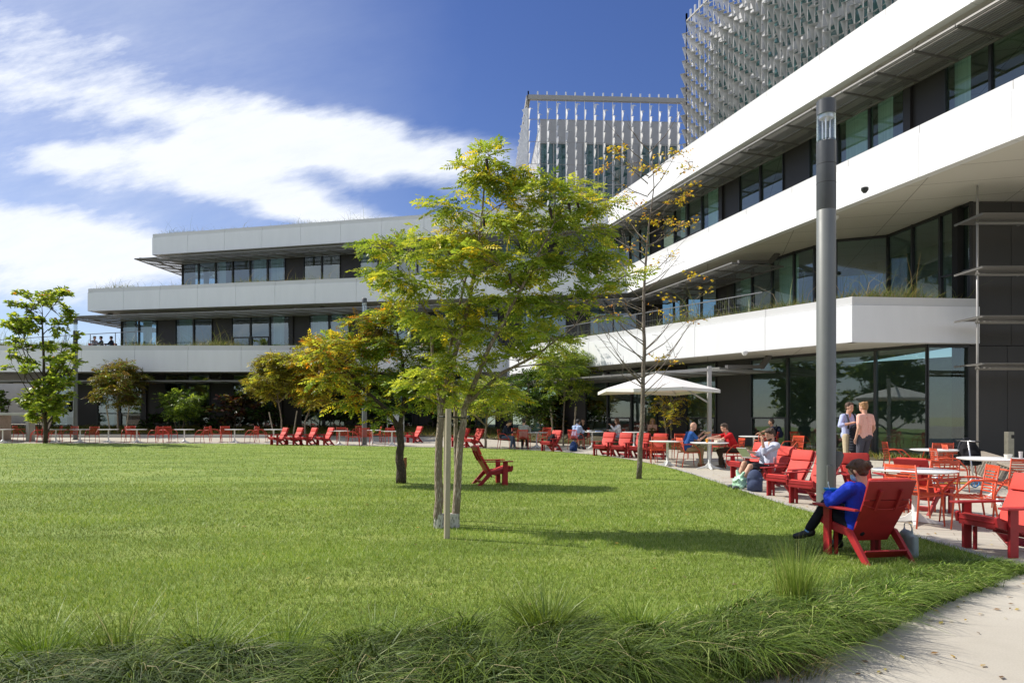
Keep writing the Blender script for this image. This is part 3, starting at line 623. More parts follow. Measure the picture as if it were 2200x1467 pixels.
cup(2166,11.9,1.05,pm('papercup',(.72,.68,.6),.6),.065,.07,'white paper cup with a straw on the right edge table',dy=-.1); cup(2193,11.9,1.05,pm('canw',(.6,.55,.55),.3,.2,30,metal=.4),.033,.12,'white drink can on the right edge table',name='drink_can',cat='can',dy=-.1)
yh=G(1272,963)[1]; m=MB(); m.lathe((0,0,0),[(.06,0),(.13,.06),(.12,.06),(.05,.012)],16); x,yy,z=at(1266,yh-.1); thing_mesh('bowl',m,WHT,(x,yy,z+.75),0,'white takeaway bowl before the hoodie person','bowl')
m=MB(); m.box((0,0,.02),(.25,.18,.03)); x,yy,z=at(1286,yh-.1); thing_mesh('book',m,pm('bookblue',(.03,.12,.35),.6),(x,yy,z+.75),10,'blue book lying on the table beside the takeaway bowl','book',bevel=.004)
m=MB(); m.bar((0,-.035,0),(0,.035,0),.012,.14,up=(-.5,0,.8)); x,yy,z=G(1085,964); thing_mesh('phone',m,pm('phoneblk',(.02,.02,.025),.2),(x+.42,yy-.09,z+.78),-12,'dark phone held by the man in the navy sweater','phone')
# scooter
e=empty('kick_scooter',at(2056,14.3),R(8),'kick scooter with blue wheels leaning behind the orange armchairs','scooter')
blu=pm('bluewheel',(.03,.22,.5),.4); blk=pm('blackrub',(.02,.02,.02),.7); slv=pm('silverm',(.6,.6,.6),.3,metal=.8)
for xx in(-.42,.42,):
    m=MB(); ring=[(xx+.105*math.cos(t),0,.12+.105*math.sin(t)) for t in np.linspace(0,2*math.pi,21)]; m.tube(ring,.014,6,False); wv=m.build('tyre',blu,e,smooth='all')
    m=MB(); [m.bar((xx,0,.12),(xx+.1*math.cos(t),0,.12+.1*math.sin(t)),.01,.01) for t in np.linspace(0,2*math.pi,8)[:-1]]; m.build('wheel_spokes',blu,e)
m=MB(); m.bar((-.36,0,.10),(.28,0,.10),.11,.02); m.build('deck',pm('deckyel',(.6,.42,.05),.7,.3,40),e,bevel=.003)
m=MB(); m.tube([(.42,0,.12),(.36,0,.3),(.26,0,.98)],.015,8); m.tube([(.28,0,.10),(.38,0,.25)],.015,8); m.build('steering_column',slv,e,smooth='all')
m=MB(); m.tube([(.26,-.2,.98),(.26,.2,.98)],.013,8); m.build('handlebar',slv,e,smooth='all')
for s in(-1,1): m=MB(); m.tube([(.26,s*.2,.98),(.26,s*.3,.98)],.019,8); m.build('grip',blk,e,smooth='all')
# umbrella
ux,uy,uz=at(1410,22.0)
e=empty('parasol',(ux,uy,uz),0,'white cantilever parasol beside its grey post','parasol')
cv=pm('canvas',(.72,.70,.68),.8,.05,8,.1,60); lg=pm('lightgrey_metal',(.42,.41,.40),.4,.06,7,metal=.3)
zt,ze,rr_=2.93,2.42,1.74; n8=8; m=MB(); vs=[(0,0,zt-uz)]; 
def rad(t):
    return rr_/max(abs(math.cos(t)),abs(math.sin(t)))*(.93 if True else 1)
ang=[math.pi/4*k for k in range(8)]
for k in range(8): rk=rr_*(1.0 if k%2==0 else 1.17); vs.append((rk*math.cos(ang[k]+.25),rk*math.sin(ang[k]+.25),ze-uz-(.06 if k%2 else 0)))
top=list(vs); m.add(top,[(0,1+k,1+(k+1)%8) for k in range(8)]); bot=[(v[0],v[1],v[2]-.012) for v in vs]; m.add(bot,[(0,1+(k+1)%8,1+k) for k in range(8)])
for k in range(8):
    a,b=vs[1+k],vs[1+(k+1)%8]; m.add([a,b,(b[0],b[1],b[2]-.1),(a[0],a[1],a[2]-.1)],[(0,1,2,3)])
m.build('canopy',cv,e)
for k in range(8): m=MB(); m.bar((0,0,zt-uz-.03),(vs[1+k][0],vs[1+k][1],vs[1+k][2]-.03),.02,.03); m.build('rib',lg,e)
px_,py_,pz_=at(1524,22.6); P0=Vector((px_-ux,py_-uy,0)); hub=Vector((0,0,ze-uz+.1))
for k in range(8): m=MB(); v=Vector(vs[1+k]); m.bar(hub,v*.55+Vector((0,0,(zt-uz)*.45-.06)),.015,.02); m.build('strut',lg,e)
m=MB(); m.bar(P0,P0+Vector((0,0,3.12)),.14,.12,up=(1,0,0)); m.build('post',lg,e,bevel=.01)
m=MB(); m.bar(P0+Vector((0,0,3.0)),Vector((0,0,zt-uz+.03)),.05,.07); m.build('arm',lg,e); m=MB(); m.bar(P0+Vector((0,0,1.9)),hub.lerp(Vector(vs[1]),.35)+Vector((0,0,.18)),.04,.05); m.build('support_arm',lg,e)
m=MB(); m.tube([(0,0,zt-uz-.6),(0,0,zt-uz+.06)],.03,8); m.build('hub',lg,e,smooth='all'); m=MB(); m.box(P0+Vector((0,0,.03)),(.8,.8,.06)); m.build('base_plate',lg,e,bevel=.01)
# lamp posts
PG=pm('post_grey',(.145,.155,.152),.5,.06,3,metal=.1); PD=pm('post_dark',(.08,.085,.09),.4,.06,3,metal=.3)
def lamp(loc,H,label,near=False,r=.137):
    e=empty('lamp_post',loc,0,label,'lamp post','grey cylindrical lamp posts'); 
    m=MB(); m.lathe((0,0,0),[(r,0),(r,H*.735),(r-.004,H*.736)],40); m.build('pole',PG,e,smooth=True)
    m=MB(); m.lathe((0,0,0),[(r-.004,H*.736),(r+.001,H*.738),(r+.001,H*.90),(r-.02,H*.902)],40)
    m.build('upper_pole',PD,e,smooth=True)
    m=MB(); m.lathe((0,0,0),[(r+.05,0),(r+.05,.02),(r+.003,.022),(r+.003,.03)],32); m.build('base_ring',PD,e,smooth=True)
    m=MB(); m.box((0,-r*.93,.62),(.10,.035,.34)); m.build('access_cover',PG,e,bevel=.008)
    for k,z in enumerate((H*.845,H*.80)): m=MB(); m.lathe((0,0,z),[(r+.001,0),(r+.003,.002),(r+.003,.006),(r+.001,.008)],40); m.build('joint_ring',blk,e)
    m=MB(); m.lathe((0,0,0),[(r-.004,H*.904),(r-.004,H*.964)],40); m.build('lantern_glass',glassmat('clearglass',(.92,.95,.97),.08),e,smooth=True)
    m=MB()
    for k in range(3): m.tube([(.06*math.cos(k*2.1),.06*math.sin(k*2.1),H*.9),(.06*math.cos(k*2.1),.06*math.sin(k*2.1),H*.966)],.012,8)
    m.lathe((0,0,0),[(.1,H*.957),(.11,H*.967)],24); m.build('lamp_core',slv,e,smooth=True)
    m=MB(); m.lathe((0,0,0),[(r,H*.965),(r,H*.998),(r-.012,H)],40); m.build('lamp_cap',PD,e,smooth=True)
    if near:
        m=MB(); m.side([(.13,.72),(.16,.74),(.22,.83),(.25,.94),(.22,.99),(.13,1.0)],-.05,.05); m.build('floodlight',PD,e,bevel=.012,smooth=True)
    return e
lx,ly,lz=G(1775,1110); LP=lamp((lx,ly,lz),4.68*ly/10.1+1.5,'thick grey lamp post in the foreground behind the woman in blue',True)
lamp(at(162,38),6.7,'grey lamp post standing by the leafy tree at far left',r=.115); lamp(G(783,956),7.2,'grey lamp post far behind the central tree',r=.12)
# left shelter table, sign, bollard, bench
cn=pm('concrete_smooth',(.42,.41,.38),.75,.1,5,.15,40)
X0,Y0,Z0=at(0,37.6); e=empty('stone_shelter',(X0,Y0,Z0),0,'thick concrete table with slab legs at the left photo edge','outdoor table')
m=MB(); m.box((.2,0,1.45),(3.7,1.1,.14)); m.build('slab_top',cn,e,bevel=.02)
m=MB(); m.box((1.75,-.1,.69),(.18,.5,1.38)); m.build('leg',cn,e,bevel=.02); m=MB(); m.box((-.35,0,.69),(1.3,.9,1.38)); m.build('leg',pm('pinkstone',(.42,.33,.29),.8,.15,6,.2,30),e,bevel=.02)
X0,Y0,Z0=at(850,41.5); e=empty('sign_board',(X0,Y0,Z0),0,'small white framed board standing behind the tables right of the lamp post','sign')
m=MB(); m.box((0,0,.95),(.95,.05,.75)); m.build('board',pm('boardw',(.66,.67,.66),.5,.2,6),e,bevel=.01)
for s in(-1,1): m=MB(); m.box((s*.5,0,.68),(.05,.05,1.36)); m.build('frame_post',slv,e)
X0,Y0,Z0=at(2168,19.5); e=empty('bollard',(X0,Y0,0.1),0,'square stainless bollard before the dark wall at right','bollard')
m=MB(); m.box((0,0,.5),(.17,.17,1.0)); m.build('post',pm('steelb',(.30,.29,.24),.35,.2,6,metal=.6),e,bevel=.01); m=MB(); m.box((.04,-.086,.86),(.08,.012,.10)); m.build('slot',blk,e)
pA=Vector(at(2085,20.0)); pB=Vector(at(2260,11.8)); e=empty('slatted_bench',tuple((pA+pB)/2),0,'long low wood slatted bench running behind the right tables','bench'); h=(pB-pA)/2
wd=pm('greywood',(.30,.26,.21),.8,.25,5,.3,50,stretch=(1,1,6))
for k in range(26):
    q=pA.lerp(pB,(k+.5)/26)-(pA+pB)/2; m=MB(); dd=h.normalized(); m.bar(q+Vector((-.28,-.12,.0)),q+Vector((.0,0,.40)),.14,.05,up=dd); m.build('side_board',wd,e)
m=MB(); m.bar(-h+Vector((.18,.08,.43)),h+Vector((.18,.08,.43)),.46,.05); m.build('seat',wd,e,bevel=.006)
# terrace people
for px,a,c,l in((204,-20,(.3,.3,.32),'person in grey sitting on the upper terrace, left of three'),(216,200,(.08,.1,.14),'small dark figure sitting on the upper terrace, middle of three'),(238,190,(.03,.04,.06),'person in dark clothes sitting on the upper terrace, right of three')):
    x,y,z=W(px,740,46.6); person(l,(x,y,5.72),a,lean=5,shirt=c,vox=.02,face=False,group='people on the upper terrace')
    m=MB(); 
    for sx_ in(-.22,.22):
        for sy_ in(-.22,.22): m.tube([(sx_-.05,sy_,0),(sx_-.05,sy_,.43)],.015,6)
    m.box((-.05,0,.44),(.5,.5,.03)); m.box((-.3,0,.65),(.03,.5,.4)); thing_mesh('chair',m,ORR,(x,y,5.72),a,l.replace('person','red chair of the person').replace('small dark figure','red chair of the dark figure').replace(' sitting',''),'chair',smooth=False)
# ---------------- buildings
FAS=pm('white_fascia',(.775,.785,.805),.4,.035,1.6,.03,3,spec=.4,stretch=(1,1,.18)); COP=pm('coping',(.62,.62,.62),.4,.03,.8); SOF=pm('soffit',(.66,.64,.59),.6,.03,.5,seam=(3.2,1.6,.012,R(16)))
FRM=pm('dark_frame',(.022,.023,.025),.4,.05,3); DPN=pm('dark_panel',(.035,.032,.032),.5,.1,1.5,spec=.4); GAP=pm('gap_black',(.012,.012,.012),.9)
INT=pm('interior_wall',(.24,.27,.25),.8,.35,.5); GLS=glassmat('window_glass',(.62,.78,.70),.13); GLB=glassmat('window_glass_blue',(.55,.70,.76),.20)
SHD=pm('shade_metal',(.22,.215,.205),.5,.06,2,metal=.3); CUR=pm('curtain',(.55,.63,.60),.9,.2,4,stretch=(6,6,.1)); CURB=pm('curtain_blue',(.22,.36,.85),.9,.35,4,stretch=(7,7,.1))
def v2(p): return Vector((p[0],p[1]))
def resample(pl,step):
    out=[]
    for a,b in zip(pl,pl[1:]):
        a,b=v2(a),v2(b); L_=(b-a).length; n=max(1,round(L_/step))
        out.append([(a.lerp(b,i/n),a.lerp(b,(i+1)/n)) for i in range(n)])
    return [s for seg in out for s in seg]
def fascia(e,pl,z0,z1,side,step=3.1,th=.30,cop=.26):
    """pl walked so that the outward side is `side` (+1 left of travel)"""
    m=MB(); c=MB(); g=MB()
    for a,b in resample(pl,step):
        d=(b-a).normalized(); n=Vector((-d.y,d.x))*side; a2=a+d*.009; b2=b-d*.009
        m.prism([a2,b2,b2-n*th,a2-n*th],z0,z1-cop-.012); c.prism([a2-n*.045,b2-n*.045,b2-n*(th+.1),a2-n*(th+.1)],z1-cop,z1)
        g.prism([a-n*.06,b-n*.06,b-n*(th-.03),a-n*(th-.03)],z0+.02,z1-cop+.002)
    m.build('fascia',FAS,e); c.build('coping',COP,e); g.build('fascia_core',GAP,e)
def slab(e,poly,z0,z1,mat,name): m=MB(); m.prism([v2(p) for p in poly],z0,z1); return m.build(name,mat,e)
PAT='GGDGGPGGDGTP'
def glazing(e,pl,z0,z1,side,step=1.42,pat=PAT,gl=GLS,start=0,curt=.25):
    k=start; cr=random.Random(int(z0*10)+int(side)+len(pl))
    for a,b in resample(pl,step):
        d=(b-a).normalized(); n=Vector((-d.y,d.x))*side; kind=pat[k%len(pat)]; k+=1; w_=(b-a).length
        def P3(t,off,z): q=a+d*t+n*off; return Vector((q.x,q.y,z))
        if kind=='D' or kind=='P':
            m=MB(); m.prism([a+d*.012-n*.03,b-d*.012-n*.03,b-d*.012-n*.12,a+d*.012-n*.12],z0,z1)
            if kind=='P': m.prism([a+d*.05+n*.10,a+d*.30+n*.10,a+d*.30-n*.02,a+d*.05-n*.02],z0,z1)
            m.build('wall_panel',DPN,e); continue
        f_=MB(); t=.045
        for tt in(t/2,w_-t/2): f_.bar(P3(tt,-.02,z0),P3(tt,-.02,z1),t,.12,up=(n.x,n.y,0))
        for zz in(z0+.05,z1-.06): f_.bar(P3(t,-.02,zz),P3(w_-t,-.02,zz),.1,.1)
        if kind=='T' or (kind=='G' and k%5==0):
            zz=z0+(z1-z0)*.36; f_.bar(P3(t,-.02,zz),P3(w_-t,-.02,zz),.1,.07)
            for tt in(t+.04,w_-t-.04): f_.bar(P3(tt,-.0,z0+.1),P3(tt,-.0,zz),.06,.1,up=(n.x,n.y,0))
        fo=f_.build('window',FRM,e)
        m=MB(); m.add([P3(t,-.05,z0+.1),P3(w_-t,-.05,z0+.1),P3(w_-t,-.05,z1-.1),P3(t,-.05,z1-.1)],[(0,1,2,3)]); m.build('pane',gl,fo)
        if cr.random()<curt:
            m=MB(); q=cr.uniform(.3,1); m.add([P3(t+.02,-.35,z0+.1),P3(t+.02+(w_-2*t)*q,-.35,z0+.1),P3(t+.02+(w_-2*t)*q,-.35,z1-.1),P3(t+.02,-.35,z1-.1)],[(0,1,2,3)]); m.build('curtain',CUR,fo)
def shade(e,outer,inner,z,step=1.45,slats=17):
    """perforated sun shade: slats parallel to the facade, one part per bay"""
    for (a0,a1),(b0,b1) in zip(zip(outer,outer[1:]),zip(inner,inner[1:])):
        a0,a1,b0,b1=v2(a0),v2(a1),v2(b0),v2(b1); n=max(1,round((a1-a0).length/step))
        for i in range(n):
            t0,t1=(i+.01)/n,(i+.99)/n; m=MB(); A,B=a0.lerp(a1,t0),a0.lerp(a1,t1); Cc,D=b0.lerp(b1,t0),b0.lerp(b1,t1)
            for j in range(slats+1):
                s=j/slats; p,q=A.lerp(Cc,s),B.lerp(D,s); big=j in(0,slats,slats//2)
                m.bar((p.x,p.y,z),(q.x,q.y,z),.05 if not big else .07,.012 if not big else .06,up=(0,0,1))
            for p,q in((A,Cc),(B,D)): m.bar((p.x,p.y,z-.02),(q.x,q.y,z-.02),.04,.07)
            m.build('sun_shade',SHD,e)
def brackets(e,outer,inner,z,zt,step=5.7):
    for (a0,a1),(b0,b1) in zip(zip(outer,outer[1:]),zip(inner,inner[1:])):
        a0,a1,b0,b1=v2(a0),v2(a1),v2(b0),v2(b1); n=max(1,round((a1-a0).length/step))
        for i in range(n+1):
            p=a0.lerp(a1,i/n); q=b0.lerp(b1,i/n); r_=q.lerp(p,.45); m=MB(); dd=(a1-a0).normalized(); dd3=Vector((dd.x,dd.y,0))
            k1=q.lerp(p,.30); k2=q.lerp(p,.12); m.bar((p.x,p.y,z+.05),(k1.x,k1.y,z+.16),.13,.14); m.bar((k1.x,k1.y,z+.14),(k2.x,k2.y,zt+.02),.13,.20); m.build('bracket',pm('bracketm',(.13,.125,.12),.5,.05),e)
def offs(pl,dist,side):
    out=[]
    n=len(pl)
    for i in range(n):
        ns=[]
        for j in(i-1,i):
            if 0<=j<n-1:
                d=(v2(pl[j+1])-v2(pl[j])).normalized(); ns.append(Vector((-d.y,d.x))*side)
        s=sum(ns,Vector((0,0))); s/=len(ns); s=s/(s.length**2); out.append(v2(pl[i])+s*dist)
    return out
# left wing
JB=(6.65,39.8); JC=(5.9,42.3)
LW=empty('wing_building',(0,50,0),0,'long stepped white banded glass wing across the back of the lawn','building'); LW.location=(0,0,0)
LA=[(-80,42.6),(-.3,42.6)]; LB=[(-27.6,57),(-29.0,46.65),JB]; LC=[(-24.9,60),(-26.3,49.9),JC]
fascia(LW,LA,4.36,6.0,-1,3.3); fascia(LW,LB,8.77,10.3,-1,2.9); fascia(LW,LC,13.38,14.9,-1,3.0)
gG=[(-29.3,55),(-30.2,44.8),(-2.0,44.8)]; gB=[(-26.2,57),(-27.6,48.2),(9.0,41.2)]; gC=[(-23.4,60),(-24.7,51.1),(7.5,43.5)]
slab(LW,[(-80,42.62),(-.3,42.62),(-.3,58),(-80,58)],4.38,4.9,SOF,'terrace_slab'); slab(LW,[(-29.0,46.67),(6.65,39.82),(9.5,41.5),(6,57),(-27.6,57)],8.79,9.3,SOF,'soffit'); slab(LW,[(-26.3,49.92),(5.9,42.32),(8,43.5),(8,60),(-24.9,60)],13.4,13.9,SOF,'soffit')
slab(LW,[(-79,42.95),(-.6,42.95),(-.6,57),(-79,57)],4.9,5.75,pm('soil',(.07,.055,.035),.9,.3),'roof_soil')
slab(LW,[(-28.6,46.95),(6.5,40.1),(9,42),(-24,57),(-27,57)],9.3,10.12,pm('soil',(.07,.055,.035),.9,.3),'roof_soil'); slab(LW,[(-26,50.2),(5.9,42.6),(8,44),(8,59),(-24.9,59)],13.9,14.72,pm('soil',(.07,.055,.035),.9,.3),'roof_soil')
glazing(LW,gG,.3,4.4,-1,1.45,gl=GLB,curt=.1); glazing(LW,gB,5.9,8.8,-1,1.42,pat='GGDTGGPGGD',gl=GLB,start=1,curt=.55); glazing(LW,gC,10.2,13.4,-1,1.42,pat='GGGTDGGDGT',gl=GLB,start=2,curt=.55)
for pl,z0,z1 in((offs(gG[1:],-5,-1),.3,4.4),(offs(gB[1:],-4.5,-1),5.9,8.8),(offs(gC[1:],-4.5,-1),10.2,13.4)):
    m=MB(); a,b=pl[0],pl[1]; m.prism([a,b,b+Vector((.1,.2)),a+Vector((.1,.2))],z0,z1); m.build('interior_wall',INT,LW)
    m=MB(); 
    for k in range(9):
        q=a.lerp(b,(k+.5)/9); m.prism([q,q+Vector((.1,0)),q+Vector((.1,-4.2)),q+Vector((0,-4.2))],z0,z1)
    m.build('partition',pm('partition',(.2,.21,.2),.8,.1),LW)
def sh_pair(gl,dist_out,side,zs,zt,e,trim0=0):
    o=offs(gl,dist_out,side); i=offs(gl,.12,side); shade(e,o,i,zs); brackets(e,offs(gl,dist_out*.9,side),i,zs,zt)
sh_pair([(-24.2,56),(-24.7,51.1),(7.0,43.6)],2.35,-1,12.95,13.4,LW); sh_pair([(-26.9,54),(-27.6,48.2),(8.6,41.3)],2.6,-1,8.3,8.8,LW); sh_pair([(-75,44.8),(-2.0,44.8)],2.5,-1,3.78,4.38,LW)
# left wing railing on the terrace
def railing(pl,z,h,label,step=1.5,mesh=True,loc=None):
    e=empty('railing',(pl[0][0],pl[0][1],z),0,label,'railing'); o=Vector((pl[0][0],pl[0][1],z)); rm=pm('rail_metal',(.2,.2,.2),.4,metal=.5)
    for (a,b) in resample(pl,step):
        m=MB(); m.bar(Vector((a.x,a.y,z))-o,Vector((a.x,a.y,z+h))-o,.035,.035); m.build('post',rm,e)
        if mesh:
            m=MB(); nn=int((b-a).length/.10)
            for k in range(nn):
                q=a.lerp(b,k/nn); m.bar(Vector((q.x,q.y,z+.1))-o,Vector((q.x,q.y,z+h-.03))-o,.008,.008)
            for hh in(.1,.3,.5,.7):
                if hh<h: m.bar(Vector((a.x,a.y,z+hh))-o,Vector((b.x,b.y,z+hh))-o,.008,.008)
            m.build('mesh_infill',rm,e)
    m=MB()
    for a,b in zip(pl,pl[1:]): m.bar(Vector((a[0],a[1],z+h))-o,Vector((b[0],b[1],z+h))-o,.05,.04)
    m.build('handrail',rm,e)
railing([(-44,52),(-30.3,46.4),(-24,44.2)],6.0,1.08,'thin metal railing beside the people on the upper left terrace',2.4,False)
# right wing
RW=empty('wing_building',(0,0,0),0,'sunlit white banded glass wing climbing along the right side','building')
RB=[JB,(6.65+.29*33,6.8)]; RC=[JC,(5.9+.317*37,5.3)]; cA=(10.95,21.97); eA=(15.33,22.37)
RA=[(-.3,42.3),(0,37.9),cA,eA]
fascia(RW,RB,8.73,10.3,-1,2.95); fascia(RW,RC,13.35,14.9,-1,3.0); fascia(RW,RA,3.93,5.4,-1,3.3)
gRC=[(7.5,43.5),(9.9,35.6),(9.9+.337*29,6.6)]; gRB=[(9.0,41.2),(12.3,29.8),(13.2,27.8)]; gRB2=[(13.2,27.8),(14.9,27.1),(15.4,22.9)]
gRG=[(-2.0,44.8),(13.8,22.7),(15.28,22.85)]
slab(RW,[(6.67,39.8),(16.24,6.8),(30,6.8),(30,42),(9,42)],8.75,9.3,SOF,'soffit'); slab(RW,[(5.92,42.3),(17.65,5.3),(30,5.3),(30,44),(8,44)],13.37,13.9,SOF,'soffit')
slab(RW,[(.02,37.9),(cA[0]+.02,cA[1]+.02),(15.3,22.4),(15.5,30),(9,44),(0,44)],3.95,4.5,SOF,'soffit'); slab(RW,[(.4,38),(11.1,22.4),(15.1,22.7),(15.3,26),(9,42),(.4,42)],4.5,5.2,pm('soil',(.07,.055,.035),.9,.3),'roof_soil')
slab(RW,[(7,39.8),(16.6,6.8),(30,6.8),(30,42),(9,42)],9.3,10.05,pm('soil',(.07,.055,.035),.9,.3),'roof_soil'); slab(RW,[(6.3,42.3),(18,5.3),(30,5.3),(30,44),(8,44)],13.9,14.7,pm('roofg',(.3,.3,.3),.9,.1),'roof_deck')
glazing(RW,gRC,10.1,13.37,-1,1.5,pat='GGDGGTGPGGDGGTP',curt=.5); glazing(RW,gRB,5.2,8.75,-1,1.42,pat='GTGGDGTGG',curt=.4); glazing(RW,gRB2,5.2,8.75,-1,1.6,pat='GGGTG',curt=.0); glazing(RW,gRG[:2],.1,3.95,-1,1.75,pat='GDGTGDGTGDTDTGGG',curt=.15); glazing(RW,gRG[1:],.1,3.95,-1,1.5,pat='G',curt=0)
m=MB(); 
for k in range(2): 
    a=v2((13.25,27.95)).lerp(v2((14.85,27.25)),k*.5); b=v2((13.25,27.95)).lerp(v2((14.85,27.25)),k*.5+.48); m.add([(a.x,a.y,5.4),(b.x,b.y,5.4),(b.x,b.y,7.25),(a.x,a.y,7.25)],[(0,1,2,3)])
m.build('blue_curtain',CURB,RW)
for pl,z0,z1 in(([(9.5,46),(14.5,35.6),(24.3,6.6)],10.1,13.37),([(13,44),(17.5,30),(19,23.2)],5.2,8.75),([(3,47),(19.2,25.5)],.1,3.95)):
    for a,b in zip(pl,pl[1:]):
        a,b=v2(a),v2(b); n=Vector(((b-a).y,-(b-a).x)).normalized()*-.2; m=MB(); m.prism([a,b,b+n,a+n],z0,z1); m.build('interior_wall',INT,RW)
# linear ceiling lights inside upper floor
m=MB()
sh_pair([(7.4,43.4),(9.9,35.6),(9.9+.337*28.5,7.1)],2.0,-1,13.0,13.38,RW); sh_pair([(9.3,40.2),(12.15,30.3)],2.7,-1,8.2,8.75,RW); sh_pair([(-1,43.3),(10.6,27.3)],3.6,-1,3.33,3.95,RW)
# dark end wall and louvres
m=MB(); 
for k in range(8): m.prism([(15.32+k*1.3,22.9),(15.32+k*1.3+1.285,22.9),(15.32+k*1.3+1.285,23.5),(15.32+k*1.3,23.5)],0,3.9); m.prism([(15.45+k*1.3,22.9),(15.45+k*1.3+1.285,22.9),(15.45+k*1.3+1.285,23.5),(15.45+k*1.3,23.5)],3.92,8.72)
m.build('end_wall',pm('zinc_dark',(.05,.048,.046),.55,.08,1.2,.15,60,stretch=(1,1,.05)),RW)
m=MB(); m.prism([(15.2,23.3),(26,23.3),(26,23.6),(15.2,23.6)],0,8.7); m.build('end_wall',GAP,RW)
LV=empty('louvre_rack',(16.0,22,0),0,'four stacked perforated metal louvre shelves before the dark end wall','louvres')
for py in(458,572,678,780):
    z=CH+(HOR-py)/F*20.6; m=MB()
    for k in range(26):
        q=.05*k; m.bar((-1.85+.0,-1.4+q,z),(8,-1.4+q,z),.028,.012)
    for xx in(-1.8,.2,2.2,4.2): m.bar((xx,-1.42,z-.02),(xx,-.1,z-.02),.05,.05)
    m.build('louvre_shelf',SHD,LV); m=MB(); m.tube([(-1.6,-.8,z-.12),(8,-.8,z-.12)],.05,8); m.build('carrier_tube',SHD,LV,smooth='all')
m=MB(); m.tube([(-1.55,-.8,.1),(-1.55,-.8,8.7)],.035,8); m.build('upright',lg,LV,smooth='all'); m=MB(); m.tube([(2.6,-.8,.1),(2.6,-.8,8.7)],.035,8); m.build('upright',lg,LV,smooth='all')
railing([(1.6,37.0),(9.4,25.6)],5.1,1.1,'metal mesh railing on the right terrace above the parasol',1.6,True)
# small soffit lamps
for px,py,yy in((1858,455,21.5),(1600,765,25.0),(1795,475,24.5)):
    x,y,z=W(px,py,yy); zz=8.75 if py<600 else 3.95; m=MB(); m.lathe((0,0,0),[(.05,-.18),(.11,-.10),(.11,-.02),(.06,0)],12); o=m.build('soffit_light',WHT if px!=1858 else FRM,RW,(x,y,zz),True)
# towers
SCR=pm('screen_metal',(.66,.66,.65),.38,.15,2,metal=.45); TW=pm('tower_wall',(.40,.41,.43),.6,.06,.8); TG=glassmat('tower_glass',(.3,.42,.42),.22)
def fin_unit(vs,fs,p,d,n,h,w,fl):
    o=len(vs); P=Vector(p); d3=Vector((d.x,d.y,0)); n3=Vector((n.x,n.y,0)); Z=Vector((0,0,1))
    a=P; b=P+Z*h*.98; c=P+n3*w*1.0+d3*fl*w*.35+Z*h*.80; g=P+n3*w*.25+d3*fl*w*.15+Z*h*.02; e_=P+d3*fl*w*.95+Z*h*.86+n3*w*.15
    vs.extend([a,b,c,g,e_]); fs.extend([(o,o+1,o+2),(o,o+2,o+3),(o+1,o+4,o+2)])
def tower(name,label,p0,p1,z0,z1,side,cstep,h,w,wall_off,wins,beam=True,depth=14,retn=None):
    e=empty(name,(0,0,0),0,label,'tower'); a,b=v2(p0),v2(p1); d=(b-a).normalized(); n=Vector((-d.y,d.x))*side; L_=(b-a).length; nc_=int(L_/cstep)
    segs=[(a,b,d,n)]
    if retn:
        a2=a-n*retn; segs.append((a,a2,(a2-a).normalized(),Vector((-d.x,-d.y))))
    cnt=0
    for (s0,s1,dd,nn) in segs:
        LL=(s1-s0).length; nc_=int(LL/cstep)
        for i in range(nc_+1):
            q=s0+dd*(i*LL/nc_); vs=[];fs=[]; k=0; z=z0
            ph=rnd.uniform(0,h)*.3 if i%2 else 0
            while z+h<=z1-.3:
                fin_unit(vs,fs,(q.x,q.y,z+ph*.0+(h*.5 if i%2 else 0)),dd,nn,h,w*rnd.uniform(.75,1.15),1 if (k+i)%2 else 1); z+=h; k+=1
            m=MB(); m.add(vs,fs); m.bar((q.x,q.y,z0),(q.x,q.y,z1+.25),.05,.05)
            m.bar((q.x,q.y,z1+.0),(q.x,q.y,z1+.55),.12,.12); m.build('screen_fin',SCR,e)
        m=MB()
        for z in np.arange(z0+h,z1,h*2): m.bar((s0.x,s0.y,z),(s1.x,s1.y,z),.03,.03)
        m.bar((s0.x,s0.y,z1),(s1.x,s1.y,z1),.35 if beam else .1,.38 if beam else .1)
        m.build('screen_rail',pm('scr_rail',(.32,.31,.29),.5,.05),e)
    # wall behind
    A=a-n*wall_off+d*wall_off*.8; Bq=b-n*wall_off-d*.2; m=MB(); zt=z1-1.2; m.prism([A,Bq,Bq-n*depth,A-n*depth],z0,zt); m.build('wall',TW,e)
    Lw=(Bq-A).length
    for (t0,t1,za,zb) in wins:
        q0=A+d*t0; q1=A+d*min(t1,Lw-.1); m=MB(); nb=max(1,round((q1-q0).length/1.3))
        for i in range(nb):
            pa=q0.lerp(q1,i/nb);pb=q0.lerp(q1,(i+1)/nb); m.bar((pa.x+n.x*.06,pa.y+n.y*.06,za),(pa.x+n.x*.06,pa.y+n.y*.06,zb),.07,.1)
        m.bar((q0.x+n.x*.06,q0.y+n.y*.06,za+(zb-za)*.35),(q1.x+n.x*.06,q1.y+n.y*.06,za+(zb-za)*.35),.08,.1); m.bar((q0.x+n.x*.06,q0.y+n.y*.06,zb),(q1.x+n.x*.06,q1.y+n.y*.06,zb),.1,.1)
        fo=m.build('window',pm('towfrm',(.35,.36,.36),.5),e)
        m=MB(); q=n*.02; m.prism([q0+q,q1+q,q1+q*1.5,q0+q*1.5],za,zb); m.build('pane',pm('tower_pane',(.035,.10,.10),.06,.3,1,spec=1),fo)
    return e
YT=60; xa=(1135-1100)/F*YT; xb=(1475-1100)/F*YT*1.012
